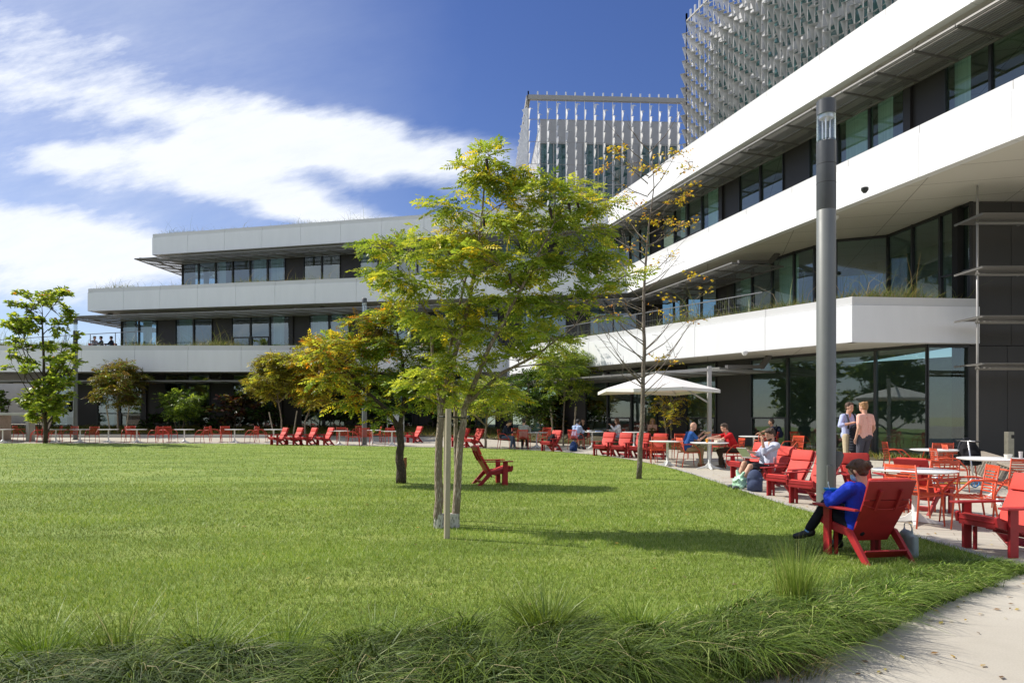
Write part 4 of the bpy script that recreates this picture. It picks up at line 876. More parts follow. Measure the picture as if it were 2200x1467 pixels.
tower('screened_tower','distant square tower wrapped in twisted metal fins against the blue sky',(xa,YT),(xb,YT*1.012),13,29.6,-1,.80,.98,.46,1.5,
  [(-.0,2.4,20.6,26.2),(3.9,7.9,20.6,26.2),(9.0,12.8,20.6,26.2),(4.3,7.4,15.5,19.5),(.2,2.2,15.5,19.5),(9.2,12.4,15.5,19.5)],retn=16)
Y2=50; x2=(1475-1100)/F*Y2; q0=(x2,Y2); q1=(x2+.318*30,Y2-30)
tower('screened_tower','near tower densely clad in bent metal fins above the white bands, upper right',q0,q1,14.6,30.5,-1,.56,1.0,.62,1.3,[(t,t+4.5,z,z+3.6) for t in np.arange(1,28,5.2) for z in(15.5,19.8,24.1)],retn=10,beam=False)
# far left background wall building
m=MB(); m.prism([(-95,60),(-31,60),(-31,62),(-95,62)],0,4.6); o=m.build('garden_wall',pm('greywallp',(.5,.5,.5),.8,.1,1),None); tag(o,'pale grey building wall far behind the leafy tree at left','wall')
# ---------------- ground
def groundmat():
    m,nt,o=newmat('plaza_concrete'); N=nt.nodes.new; L=nt.links.new
    p=N('ShaderNodeBsdfPrincipled'); L(p.outputs[0],o.inputs[0]); p.inputs['Roughness'].default_value=.8
    tc=N('ShaderNodeTexCoord'); n=N('ShaderNodeTexNoise'); n.inputs['Scale'].default_value=.8; n.inputs['Detail'].default_value=8; n.inputs['Roughness'].default_value=.7; L(tc.outputs['Object'],n.inputs['Vector'])
    cr=N('ShaderNodeValToRGB'); cr.color_ramp.elements[0].color=(.42,.385,.32,1); cr.color_ramp.elements[1].color=(.50,.465,.395,1); cr.color_ramp.elements[0].position=.3; cr.color_ramp.elements[1].position=.7; L(n.outputs['Fac'],cr.inputs[0])
    n2=N('ShaderNodeTexNoise'); n2.inputs['Scale'].default_value=90; n2.inputs['Detail'].default_value=3; L(tc.outputs['Object'],n2.inputs['Vector'])
    sp=N('ShaderNodeMapRange'); sp.inputs[1].default_value=.35; sp.inputs[2].default_value=.65; sp.inputs[3].default_value=.94; sp.inputs[4].default_value=1.05; L(n2.outputs['Fac'],sp.inputs[0])
    mp=N('ShaderNodeMapping'); mp.inputs['Rotation'].default_value=(0,0,R(28)); L(tc.outputs['Object'],mp.inputs[0])
    br=N('ShaderNodeTexBrick'); br.inputs['Scale'].default_value=1; br.inputs['Brick Width'].default_value=.9; br.inputs['Row Height'].default_value=.22; br.inputs['Mortar Size'].default_value=.006; br.inputs['Color1'].default_value=(1,1,1,1); br.inputs['Color2'].default_value=(.93,.93,.93,1); br.inputs['Mortar'].default_value=(.6,.58,.55,1); L(mp.outputs[0],br.inputs['Vector'])
    # joints only on the plaza strip (y>8.2), the near walk is monolithic
    sx=N('ShaderNodeSeparateXYZ'); L(tc.outputs['Object'],sx.inputs[0]); gt=N('ShaderNodeMath'); gt.operation='GREATER_THAN'; gt.inputs[1].default_value=7.6; L(sx.outputs[1],gt.inputs[0])
    m1=N('ShaderNodeMix'); m1.data_type='RGBA'; L(gt.outputs[0],m1.inputs[0]); m1.inputs[6].default_value=(1,1,1,1); L(br.outputs[0],m1.inputs[7])
    m2=N('ShaderNodeMix'); m2.data_type='RGBA'; m2.blend_type='MULTIPLY'; m2.inputs[0].default_value=1; L(cr.outputs[0],m2.inputs[6]); L(m1.outputs[2],m2.inputs[7])
    m3=N('ShaderNodeVectorMath'); m3.operation='SCALE'; L(m2.outputs[2],m3.inputs[0]); L(sp.outputs[0],m3.inputs['Scale']); L(m3.outputs[0],p.inputs['Base Color'])
    b=N('ShaderNodeBump'); b.inputs['Strength'].default_value=.12; b.inputs['Distance'].default_value=.006; L(n2.outputs['Fac'],b.inputs['Height']); L(b.outputs[0],p.inputs['Normal'])
    return m
def sheet(name,xs_fn,ys,mat,dz,nx=24):
    V=[];Fq=[]
    for y in ys:
        a,b=xs_fn(y)
        for i in range(nx+1):
            x=a+(b-a)*i/nx; V.append((x,y,gz(x,y)+dz))
    for j in range(len(ys)-1):
        for i in range(nx):
            k=j*(nx+1)+i; Fq.append((k,k+1,k+nx+2,k+nx+1))
    return npmesh(name,V,Fq,mat,smooth=True)
ys=[-60,-20,-5,0,3,6,8,10,15,20,25,30,34,36,37,38,39,40,41,43,45,50,60,100,250,900]
struct(sheet('ground',lambda y:(-900,900),ys,groundmat(),0,8))
# lawn outline: right edge x as a function of y
edge=[(2.45,-6.5),(2.8,-3.2),(3.2,-.6),(3.5,.35),(3.86,1.2)]
for px,py in((1750,1400),(1880,1345),(1985,1296),(2080,1258),(2185,1225)): x,y,z=G(px,py); edge.append((y,x))
for px,py in((2090,1193),(1975,1158),(1860,1130),(1760,1108),(1690,1088),(1600,1058),(1500,1024),(1440,1006),(1370,991),(1290,979),(1200,971),(1100,966),(1000,963)): x,y,z=G(px,py); edge.append((y,x))
YF=G(600,953.5)[1]
edge.append((max(YF,edge[-1][0]+1.2),-14)); edge.append((edge[-1][0]+.9,-70))
edge.sort(); EY=np.array([e[0] for e in edge]); EX=np.array([e[1] for e in edge])
def ex(y): return float(np.interp(y,EY,EX))
def leftx(y): return -70.0 if y>2.5 else -70
def lawnmat():
    m,nt,o=newmat('lawn_soil_grass'); N=nt.nodes.new; L=nt.links.new
    p=N('ShaderNodeBsdfPrincipled'); L(p.outputs[0],o.inputs[0]); p.inputs['Roughness'].default_value=.7; p.inputs['Specular IOR Level'].default_value=.2
    tc=N('ShaderNodeTexCoord'); 
    def nz(s,d,st=(1,1,1)):
        mp=N('ShaderNodeMapping'); mp.inputs['Scale'].default_value=st; L(tc.outputs['Object'],mp.inputs[0]); n=N('ShaderNodeTexNoise'); n.inputs['Scale'].default_value=s; n.inputs['Detail'].default_value=d; n.inputs['Roughness'].default_value=.7; L(mp.outputs[0],n.inputs['Vector']); return n.outputs['Fac']
    a=nz(1.1,7,(.35,1,1)); b=nz(26,4,(.5,1,1))
    ad=N('ShaderNodeMath'); ad.operation='MULTIPLY_ADD'; ad.inputs[1].default_value=.7; L(b,ad.inputs[0]); 
    sb=N('ShaderNodeMath'); sb.operation='SUBTRACT'; sb.inputs[1].default_value=.35; L(a,sb.inputs[0]); L(sb.outputs[0],ad.inputs[2])
    cr=N('ShaderNodeValToRGB'); e=cr.color_ramp.elements; e[0].position=.25; e[0].color=(.11,.175,.022,1); e[1].position=.75; e[1].color=(.36,.42,.11,1); x=e.new(.5); x.color=(.205,.29,.045,1)
    L(ad.outputs[0],cr.inputs[0]); L(cr.outputs[0],p.inputs['Base Color'])
    bm_=N('ShaderNodeBump'); bm_.inputs['Strength'].default_value=.9; bm_.inputs['Distance'].default_value=.05; L(b,bm_.inputs['Height']); L(bm_.outputs[0],p.inputs['Normal'])
    return m
ly_=sorted(set([round(float(k),3) for k in np.concatenate([np.linspace(EY[0],EY[-1],140),EY])]))
struct(sheet('lawn',lambda y:(leftx(y),ex(y)),ly_,lawnmat(),.022,30))
# kerb strip along the plaza side
m=MB(); kp=[(ex(y)+.0,y) for y in np.arange(7.0,36.0,.6)]
for (x0,y0),(x1,y1) in zip(kp,kp[1:]): m.add([(x0-.02,y0,gz(x0,y0)+.0),(x0+.10,y0,gz(x0,y0)+0),(x1+.10,y1,gz(x1,y1)),(x1-.02,y1,gz(x1,y1)),(x0-.02,y0,gz(x0,y0)+.03),(x0+.10,y0,gz(x0,y0)+.03),(x1+.10,y1,gz(x1,y1)+.03),(x1-.02,y1,gz(x1,y1)+.03)],[(0,1,5,4),(1,2,6,5),(2,3,7,6),(4,5,6,7)])
struct(m.build('kerb',pm('kerb_stone',(.38,.37,.35),.8,.15,4,.2,60),None))
# low retaining wall at far left
m=MB(); m.prism([(-75,39.4),(-20,39.2),(-14,38.9),(-14,39.25),(-20,39.55),(-75,39.75)],.2,.52); o=m.build('low_wall',cn,None,bevel=.01); tag(o,'low grey concrete seat wall behind the far left chairs','wall')
# planting bed strip
bedm=pm('bed_soil',(.10,.085,.05),.95,.3,6,.6,20)
m=MB(); BEDL=[(-75,41.3),(-16,40.9),(-3,39.6),(3.2,34.4),(8.5,27.2),(12.1,22.6),(12.9,21.6),(13.8,22.55),(-2,44.7),(-75,44.7)]
vs=[(x,y,gz(x,y)+.03) for x,y in BEDL]
struct(m.add(vs,[tuple(range(len(vs)))]).build('planting_bed',bedm,None))
def inpoly(x,y,poly):
    c=False;n=len(poly)
    for i in range(n):
        x1,y1=poly[i];x2,y2=poly[(i+1)%n]
        if (y1>y)!=(y2>y) and x<(x2-x1)*(y-y1)/(y2-y1)+x1: c=not c
    return c
# ---------------- grass blades (numpy)
def gzv(x,y):
    z=.0065*np.maximum(0,y-10); t=np.clip((y-36)/4,0,1); return z+.2*t*t*(3-2*t)+.09*np.clip(y-40,0,5)
def blades(name,X,Y,Z,H,Wd,lean,pal,wts,segs=1,droop=.3,mat=None,dirs=None,var=.18,mod=None,label=None,kind='stuff',parent=None):
    n=len(X); th=NR.uniform(0,2*np.pi,n) if dirs is None else dirs
    dx,dy=np.cos(th),np.sin(th); sx_,sy_=-dy,dx
    fa=NR.uniform(0,np.pi,n); sx_,sy_=np.cos(fa),np.sin(fa)
    pal=np.array(pal); ci=NR.choice(len(pal),n,p=np.array(wts)/sum(wts)); C=pal[ci]*NR.uniform(1-var,1+var,(n,1))
    if mod is not None: C=C*mod[:,None]
    rows=segs+1; V=np.zeros((n,rows*2,3)); 
    for k in range(rows):
        t=k/segs; off=lean*H*(t**1.6); zz=H*(t-droop*t*t*t*1.0); w_=Wd*(1-t**1.5*.93)
        cx=X+dx*off; cy=Y+dy*off; cz=Z+zz
        V[:,2*k]=np.stack([cx-sx_*w_/2,cy-sy_*w_/2,cz],1); V[:,2*k+1]=np.stack([cx+sx_*w_/2,cy+sy_*w_/2,cz],1)
    base=(np.arange(n)*rows*2)[:,None]; Fs=[]
    for k in range(segs): Fs.append(base+np.array([2*k,2*k+1,2*k+3,2*k+2]))
    Fq=np.stack(Fs,1).reshape(-1,4); col=np.repeat(C,rows*2,axis=0)
    o=npmesh(name,V.reshape(-1,3),Fq,mat,parent,col)
    if kind: tag(o,label,None,None,kind)
    return o
GM=leafmat('grass_blade',.3,.45); 
lawnpal=[(.19,.275,.038),(.275,.36,.075),(.105,.18,.02),(.44,.46,.21)]; lw=[5,3.6,3.0,1.3]
def patchy(x,y):  # value noise via sines for tone patches
    return (np.sin(x*1.7+np.sin(y*2.3)*1.4)+np.sin(y*3.9+np.sin(x*.9)*2)+np.sin(x*.6-y*1.3))/3
def lawn_pts(n,y0,y1):
    yy=NR.uniform(y0,y1,n); u_=NR.uniform(-.80,.80,n); xx=yy*u_; xr=np.interp(yy,EY,EX); k=(xx<xr-.01); return xx[k],yy[k]
def patchblades(n,y0,y1,h,w_,nm):
    x,y=lawn_pts(n,y0,y1); p=patchy(x,y)+NR.normal(0,.25,len(x)); keep=NR.uniform(0,1,len(x))<.80+.15*p; x,y,p=x[keep],y[keep],p[keep]
    H=h*NR.uniform(.6,1.35,len(x))*(1+.12*p); H*=np.where(np.interp(y,EY,EX)-x<.35,1.5,1)
    return blades(nm,x,y,gzv(x,y)+.018,H,w_*NR.uniform(.7,1.3,len(x)),NR.uniform(.2,.95,len(x)),lawnpal,lw,1,.1,GM,mod=1+.34*p,label='short mown green lawn grass')
patchblades(230000,3.3,8.5,.040,.0055,'lawn_grass'); patchblades(170000,8.5,15,.042,.008,'lawn_grass'); patchblades(110000,15,38,.05,.014,'lawn_grass')
# sedge: drooping tufts along the front edge
sedpal=[(.045,.085,.010),(.085,.145,.018),(.17,.255,.03),(.29,.36,.10),(.50,.44,.22)]; sw=[4,4,3,1.3,.35]; SM=leafmat('sedge_blade',.16,.55)
SX=[];SY=[];SR=[];SH=[]
def edge_pt(t): # param along front edge
    y=t; return ex(y),y
front=[(x,y) for y,x in zip(EY,EX) if y<7.0]
def along(front,s):
    L_=[0]
    for a,b in zip(front,front[1:]): L_.append(L_[-1]+math.dist(a,b))
    s*=L_[-1]
    for i in range(len(L_)-1):
        if L_[i+1]>=s: t=(s-L_[i])/(L_[i+1]-L_[i]); return front[i][0]+(front[i+1][0]-front[i][0])*t, front[i][1]+(front[i+1][1]-front[i][1])*t, math.atan2(front[i+1][1]-front[i][1],front[i+1][0]-front[i][0])
    return (*front[-1],0)
cx,cy,cr_,chh,outd=[],[],[],[],[]
for k in range(430):
    s=rnd.random(); x,y,a=along(front,s); inn=rnd.random()**1.2*(1.15 if x<1.2 else .75 if x<3 else .42); nx_,ny_=-math.sin(a),math.cos(a)
    cx.append(x+nx_*inn+rnd.uniform(-.1,.1)); cy.append(y+ny_*inn+rnd.uniform(-.1,.1)); far=(s>.72)
    chh.append((.50 if x<1.0 else .40 if x<2.4 else .26 if x<3.4 else .19)*rnd.uniform(.7,1.25)*(1-.25*inn)); outd.append(a-math.pi/2)
X=[];Y=[];H=[];D=[];
for x,y,h,od in zip(cx,cy,chh,outd):
    n=rnd.randint(110,190)
    for _ in range(n):
        X.append(x+rnd.gauss(0,.035)); Y.append(y+rnd.gauss(0,.035)); H.append(h*rnd.uniform(.55,1.25)); D.append(od+rnd.gauss(0,.9))
X=np.array(X);Y=np.array(Y);H=np.array(H);D=np.array(D)
blades('sedge_grass',X,Y,gzv(X,Y),H,.0095*NR.uniform(.4,1.6,len(X)),NR.uniform(.35,1.5,len(X)),sedpal,sw,5,.6,SM,D,mod=.68+.62*np.clip((X-.4)/2.5,0,1),label='long drooping green sedge along the lawn front edge')  # darker at lower x: shade on the sedge front put into blade colour
# fuzzy short fringe
x=[];y=[]
for k in range(52000):
    s=rnd.random(); a0,b0,a=along(front,s); inn=rnd.uniform(-.12,.75); x.append(a0-math.sin(a)*inn); y.append(b0+math.cos(a)*inn)
x=np.array(x);y=np.array(y); fp=[(.10,.17,.025),(.15,.23,.04),(.07,.12,.02),(.30,.26,.12)]
blades('fringe_grass',x,y,gzv(x,y),NR.uniform(.06,.17,len(x)),NR.uniform(.002,.005,len(x)),NR.uniform(.3,1.2,len(x)),fp,[4,4,3,.6],3,.3,GM,label='unmown fine grass between lawn and concrete walk')
def clump(name,label,px,py,n,h,rad_,pal,wts,lean=(.1,.5),w_=.005,segs=5,droop=.15):
    x0,y0,z0=G(px,py); r_=np.abs(NR.normal(0,rad_,n)); t=NR.uniform(0,2*np.pi,n)
    o=blades(name,r_*np.cos(t),r_*np.sin(t),np.zeros(n),h*NR.uniform(.45,1.1,n),w_*NR.uniform(.6,1.3,n),NR.uniform(*lean,n),pal,wts,segs,droop,GM,t+NR.normal(0,.5,n),kind=None)
    o.location=(x0,y0,z0); tag(o,label,'grass tuft','grass tufts at the lawn edge'); return o
clump('grass_clump','tall upright yellowish grass tuft left of the near red lounge chair',1712,1330,700,.66,.075,[(.16,.25,.04),(.25,.34,.07),(.42,.40,.16)],[4,4,.7],(.05,.4),.004)
clump('grass_clump','large bright spiky grass tuft in the middle of the sedge edge',1175,1390,700,.46,.08,[(.13,.20,.03),(.20,.27,.05),(.09,.15,.03)],[4,3,2],(.2,1.1),.006)
clump('grass_clump','small lime green tuft between sedge and concrete walk',1800,1372,300,.22,.06,[(.22,.32,.04),(.28,.34,.06)],[3,2],(.3,1.2),.006)
clump('grass_clump','spiky grass tuft standing up at the lower left edge',255,1440,260,.44,.09,[(.13,.21,.03),(.20,.27,.06),(.4,.38,.25)],[4,3,.6],(.1,.8),.006)
clump('grass_clump','dry straw tinted tuft spilling onto the concrete walk',1690,1445,420,.26,.12,[(.16,.17,.07),(.36,.27,.15),(.10,.14,.03)],[3,2,3],(.5,1.7),.005,5,.5)
tuft_row=[(90,1452,'first'),(430,1440,'second'),(610,1425,'third'),(800,1418,'fourth'),(980,1405,'fifth'),(1370,1372,'sixth'),(1520,1360,'seventh'),(1900,1318,'eighth')]
for px,py,nm in tuft_row:
    clump('grass_clump','upright bright green tuft, %s from the left in the sedge border'%nm,px,py,rnd.randint(170,330),rnd.uniform(.30,.44) if px<1500 else .24,.09,[(.14,.24,.03),(.22,.32,.05),(.09,.16,.02)],[4,3,2],(.15,1.0),.007)
# planting-bed ground cover
bx=[];by=[]
rb=random.Random(5)
while len(bx)<26000:
    a=rb.random()
    X_=rb.uniform(-34,14.5); Y_=rb.uniform(21.5,44.6)
    if inpoly(X_,Y_,BEDL): bx.append(X_); by.append(Y_)
bx=np.array(bx);by=np.array(by); keep=(((by-bx*-1.34) > -99)); 
blades('bed_grass',bx,by,gzv(bx,by)+.03,NR.uniform(.12,.40,len(bx)),NR.uniform(.012,.03,len(bx)),NR.uniform(.3,1,len(bx)),[(.16,.19,.03),(.28,.24,.05),(.09,.12,.02),(.34,.22,.06)],[4,3,3,1],2,.3,GM,label='yellow green ground cover in the planting bed')
# roof greenery on terraces
def roofveg(x0,y0,x1,y1,z,n,depth,hm,nm,lab,clus=0):
    t=NR.uniform(0,1,n); d=np.array([x1-x0,y1-y0]); L_=np.hypot(*d); d=d/L_; nn=np.array([-d[1],d[0]]); 
    if nn[1]<0 and abs(d[0])>.5: nn=-nn
    if abs(d[0])<=.7 and nn[0]<0: nn=-nn
    o=NR.uniform(.35,depth,n); x=x0+(x1-x0)*t+nn[0]*o; y=y0+(y1-y0)*t+nn[1]*o
    hh=hm*(.5+.5*np.sin(t*L_*.9)*np.sin(t*L_*.37+1)+.5)*NR.uniform(.3,1.2,n)
    tall=NR.uniform(0,1,n)<.03; hh=np.where(tall,hh*2.6,hh)
    o_=blades(nm,x,y,np.full(n,z),hh,NR.uniform(.012,.03,n),NR.uniform(.2,1.0,n),[(.13,.17,.04),(.2,.22,.06),(.08,.11,.03),(.32,.24,.12)],[4,3,3,2],2,.25,GM,label=lab)
roofveg(-45,42.6,-1,42.6,5.72,30000,1.6,.6,'roof_plants','green plants growing along the first left terrace edge')
roofveg(-29,46.65,6.65,39.8,10.08,12000,1.6,.5,'roof_plants','dry grasses along the second left terrace edge')
roofveg(-26.3,49.9,5.9,42.3,14.68,14000,2.0,.5,'roof_plants','wild plants along the top roof edge')
roofveg(0,37.9,10.9,22.0,5.15,12000,1.2,.55,'roof_plants','grasses and flowers along the right terrace parapet'); roofveg(10.95,22.0,15.2,22.4,5.15,2500,1.5,.6,'roof_plants','dry grasses above the grey end of the right terrace')
# fallen leaves
def litter(n,fn,nm,label):
    P=[]
    while len(P)<n:
        x,y=fn()
        P.append((x,y))
    x=np.array([p[0] for p in P]); y=np.array([p[1] for p in P]); z=gzv(x,y)+np.where(x<np.interp(y,EY,EX),.06,.008)
    a=NR.uniform(0,6.283,n); l=NR.uniform(.015,.035,n); dx,dy=np.cos(a)*l,np.sin(a)*l; V=np.stack([np.stack([x-dx,y-dy,z],1),np.stack([x-dy*.45,y+dx*.45,z+.006],1),np.stack([x+dx,y+dy,z+.004],1),np.stack([x+dy*.45,y-dx*.45,z+.002],1)],1).reshape(-1,3)
    pal=np.array([(.45,.30,.05),(.30,.16,.05),(.5,.42,.1),(.18,.11,.06)]); C=np.repeat(pal[NR.integers(0,4,n)],4,axis=0); o=npmesh(nm,V,np.arange(n*4).reshape(-1,4),GM,None,C); tag(o,label,None,None,'stuff')
def f1():
    y=rnd.uniform(7.2,30); return ex(y)+abs(rnd.gauss(0,1))*(.5+.08*y)+.03,y
def f2():
    y=rnd.uniform(4.5,24); return min(ex(y)-.05,rnd.uniform(-.7,.7)*y),y
def f3():
    y=rnd.uniform(3.6,7); return ex(y)+abs(rnd.gauss(0,.5))+.05,y
litter(420,f1,'fallen_leaves','scattered dry leaves on the plaza paving'); litter(160,f2,'fallen_leaves','few yellow leaves fallen on the lawn'); litter(70,f3,'fallen_leaves','small dry leaves on the near concrete walk')
# ---------------- trees
LEAF=leafmat('foliage',.48,.42)
def leaves_pinnate(P,D,Nn,L_,pal,wts,pairs=5,lw_=.52,ll=.30):
    """P leaf base, D axis, Nn normal; returns verts, faces, colours"""
    n=len(P); S=np.cross(D,Nn); S/=np.linalg.norm(S,axis=1,keepdims=True)+1e-9
    pal=np.array(pal); ci=NR.choice(len(pal),n,p=np.array(wts)/sum(wts)); C0=pal[ci]*NR.uniform(.8,1.2,(n,1)); V=[];C=[]
    for k in range(pairs):
        t=.2+.75*k/(pairs-1)
        for s in(-1,1):
            b=P+D*(L_*t)[:,None]-Nn*(L_*.22*t*t)[:,None]; d=S*s*.85+D*.45-Nn*NR.uniform(.0,.5,(n,1)); ln=(L_*ll*NR.uniform(.8,1.15,n)*(1-.25*abs(t-.5)))[:,None]
            w_=D*ln*lw_*.5+Nn*ln*NR.uniform(-.12,.12,(n,1)); V.append(np.stack([b,b+d*ln*.5-w_,b+d*ln,b+d*ln*.5+w_],1)); C.append(C0*NR.uniform(.88,1.12,(n,1)))
    b=P+D*(L_*.98)[:,None]-Nn*(L_*.24)[:,None]; ln=(L_*ll)[:,None]; d=D-Nn*.4; V.append(np.stack([b,b+d*ln*.5-S*ln*lw_*.5,b+d*ln,b+d*ln*.5+S*ln*lw_*.5],1)); C.append(C0)
    V=np.concatenate(V); C=np.repeat(np.concatenate(C),4,axis=0); m_=len(V); return V.reshape(-1,3),np.arange(m_*4).reshape(-1,4),C
def leaves_simple(P,D,Nn,L_,pal,wts,lw_=.55):
    n=len(P); S=np.cross(D,Nn); S/=np.linalg.norm(S,axis=1,keepdims=True)+1e-9
    pal=np.array(pal); ci=NR.choice(len(pal),n,p=np.array(wts)/sum(wts)); C=pal[ci]*NR.uniform(.75,1.25,(n,1)); l=L_[:,None]
    V=np.stack([P,P+D*l*.45-S*l*lw_*.5+Nn*l*.08,P+D*l-Nn*l*.15,P+D*l*.45+S*l*lw_*.5+Nn*l*.08],1); return V.reshape(-1,3),np.arange(n*4).reshape(-1,4),np.repeat(C,4,axis=0)
def bez(a,b,c,n=6): return [a*(1-t)**2+b*2*t*(1-t)+c*t*t for t in [i/n for i in range(n+1)]]
def tree(name,label,cat,base,trunks,blobs,leaf,bark,group=None,tw=6,seed=1,flat=.35,nomats=False,twigr=.006,limbr=.022):
    """trunks: list of (points(rel), radii); blobs: (center abs, radii, nleaves, palette, weights)
       leaf: ('p'|'s', length)"""
    rg=random.Random(seed); e=empty(name,base,0,label,cat,group); B=Vector(base); T=MB(); tp=[]
    for pts,rad_ in trunks:
        pts=[Vector(p) for p in pts]; sm=[]; sr=[]
        for i in range(len(pts)-1):
            for k in range(4):
                t=k/4; q=pts[i].lerp(pts[i+1],t)+Vector((rg.uniform(-1,1),rg.uniform(-1,1),0))*rad_[i]*.25; sm.append(q); sr.append(rad_[i]*(1-t)+rad_[i+1]*t)
        sm.append(pts[-1]); sr.append(rad_[-1]); T.tube(sm,sr,8); tp+=[(p,r_) for p,r_ in zip(sm,sr)]
    BR=MB(); VV=[];FF=[];CC=[];off=0
    for (c,rads,nl,pal,wts) in blobs:
        c=Vector(c)-B; rads=Vector(rads)
        cand=[(p,r_) for p,r_ in tp if p.z<c.z-.1*rads.z] or tp
        p0,r0=min(cand,key=lambda q:(q[0]-c).length+.5*max(0,q[0].z-c.z+.35*(c-q[0]).xy.length if False else 0)+abs((c.z-q[0].z)-.7*Vector((c.x-q[0].x,c.y-q[0].y)).length)*.5)
        L0=(c-p0).length; mid=p0.lerp(c,.5)+Vector((rg.uniform(-.1,.1)*L0,rg.uniform(-.1,.1)*L0,.12*L0)); br=bez(p0,mid,c,5); r1=min(r0*.6,limbr*(.5+L0*.35)); BR.tube(br,[max(r1*(1-.7*i/5),twigr) for i in range(6)],6,False)
        ntw=max(3,int(tw*rg.uniform(.8,1.2))); per=max(1,int(nl/ntw)); Ps=[];Ds=[];
        for _ in range(ntw):
            th=rg.uniform(0,6.283); rr_=math.sqrt(rg.uniform(.05,1)); zz=rg.uniform(-1,1)*(1-rr_*.5); end=c+Vector((rads.x*rr_*math.cos(th),rads.y*rr_*math.sin(th),rads.z*zz))
            st=br[rg.randint(2,5)]; md=st.lerp(end,.5)+Vector((0,0,.1*(end-st).length)); tb=bez(st,md,end,4); BR.tube(tb,[twigr*(1.3-.22*i) for i in range(5)],4,False)
            dr=(end-st).normalized() if (end-st).length>.01 else Vector((1,0,0))
            for k in range(per):
                t=.3+.7*rg.random(); i=min(3,int(t*4)); q=tb[i].lerp(tb[i+1],t*4-i) if i<4 else end
                jit=Vector((rg.gauss(0,1)*rads.x,rg.gauss(0,1)*rads.y,rg.gauss(0,1)*rads.z))*.10; Ps.append(q+jit); a=rg.uniform(0,6.283); dd=Vector((math.cos(a),math.sin(a),rg.uniform(-.35,.15)))*.8+dr*.7; Ds.append(dd.normalized())
        P=np.array([tuple(p) for p in Ps]); D=np.array([tuple(p) for p in Ds]); n=len(P)
        Nn=np.stack([NR.normal(0,flat,n),NR.normal(0,flat,n),np.ones(n)],1); Nn-=D*np.sum(Nn*D,1,keepdims=True); Nn/=np.linalg.norm(Nn,axis=1,keepdims=True)
        Ls=leaf[1]*NR.uniform(.7,1.25,n)
        if leaf[0]=='p': V,F_,C=leaves_pinnate(P,D,Nn,Ls,pal,wts,leaf[2] if len(leaf)>2 else 5)
        else: V,F_,C=leaves_simple(P,D,Nn,Ls,pal,wts)
        VV.append(V);FF.append(F_+off);CC.append(C);off+=len(V)
    T.build('trunk',bark,e,smooth='all'); BR.build('branches',bark,e,smooth='all')
    npmesh('crown',np.concatenate(VV),np.concatenate(FF),LEAF,e,np.concatenate(CC)); return e
def barkm(name,c1,c2,sc_=14):
    m,nt,o=newmat(name); N=nt.nodes.new; L=nt.links.new
    p=N('ShaderNodeBsdfPrincipled'); L(p.outputs[0],o.inputs[0]); p.inputs['Roughness'].default_value=.85
    tc=N('ShaderNodeTexCoord'); mp=N('ShaderNodeMapping'); mp.inputs['Scale'].default_value=(1,1,.22); L(tc.outputs['Object'],mp.inputs[0])
    n=N('ShaderNodeTexVoronoi'); n.inputs['Scale'].default_value=sc_*4; L(mp.outputs[0],n.inputs['Vector']); n3=N('ShaderNodeTexNoise'); n3.inputs['Scale'].default_value=sc_; n3.inputs['Detail'].default_value=6; L(mp.outputs[0],n3.inputs['Vector'])
    ad=N('ShaderNodeMath'); L(n.outputs['Distance'],ad.inputs[0]); L(n3.outputs['Fac'],ad.inputs[1])
    cr=N('ShaderNodeValToRGB'); e=cr.color_ramp.elements; e[0].position=.55; e[0].color=(*c1,1); e[1].position=1.0; e[1].color=(*c2,1); L(ad.outputs[0],cr.inputs[0]); L(cr.outputs[0],p.inputs['Base Color'])
    b=N('ShaderNodeBump'); b.inputs['Strength'].default_value=.8; b.inputs['Distance'].default_value=.02; L(ad.outputs[0],b.inputs['Height']); L(b.outputs[0],p.inputs['Normal']); return m
BK1=barkm('bark_pale',(.52,.46,.37),(.22,.17,.125)); BK2=barkm('bark_dark',(.13,.095,.065),(.05,.035,.025)); BK3=barkm('bark_grey',(.34,.30,.24),(.15,.12,.095))
GR=(.14,.22,.035); GR2=(.25,.35,.05); GY=(.42,.47,.07); YE=(.66,.54,.05); OR_=(.50,.20,.02); DG=(.035,.075,.012); BRN=(.16,.10,.03)
def blobW(Y0,lst,pal,wts,den,ry=.8,seed=0):
    rg=random.Random(seed); out=[]
    for t in lst:
        px,py,rx,rz=t[:4]; dy=t[4] if len(t)>4 else rg.uniform(-1,1)*.6
        c=W(px,py,Y0+dy); s=F/Y0; RX,RZ=rx/s,rz/s; n=int(den*RX*(RZ+.12)*4*(t[5] if len(t)>5 else 1)); 
        out.append((c,(RX,RX*ry,RZ),max(6,n),t[6] if len(t)>6 else pal,t[7] if len(t)>7 else wts))
    return out
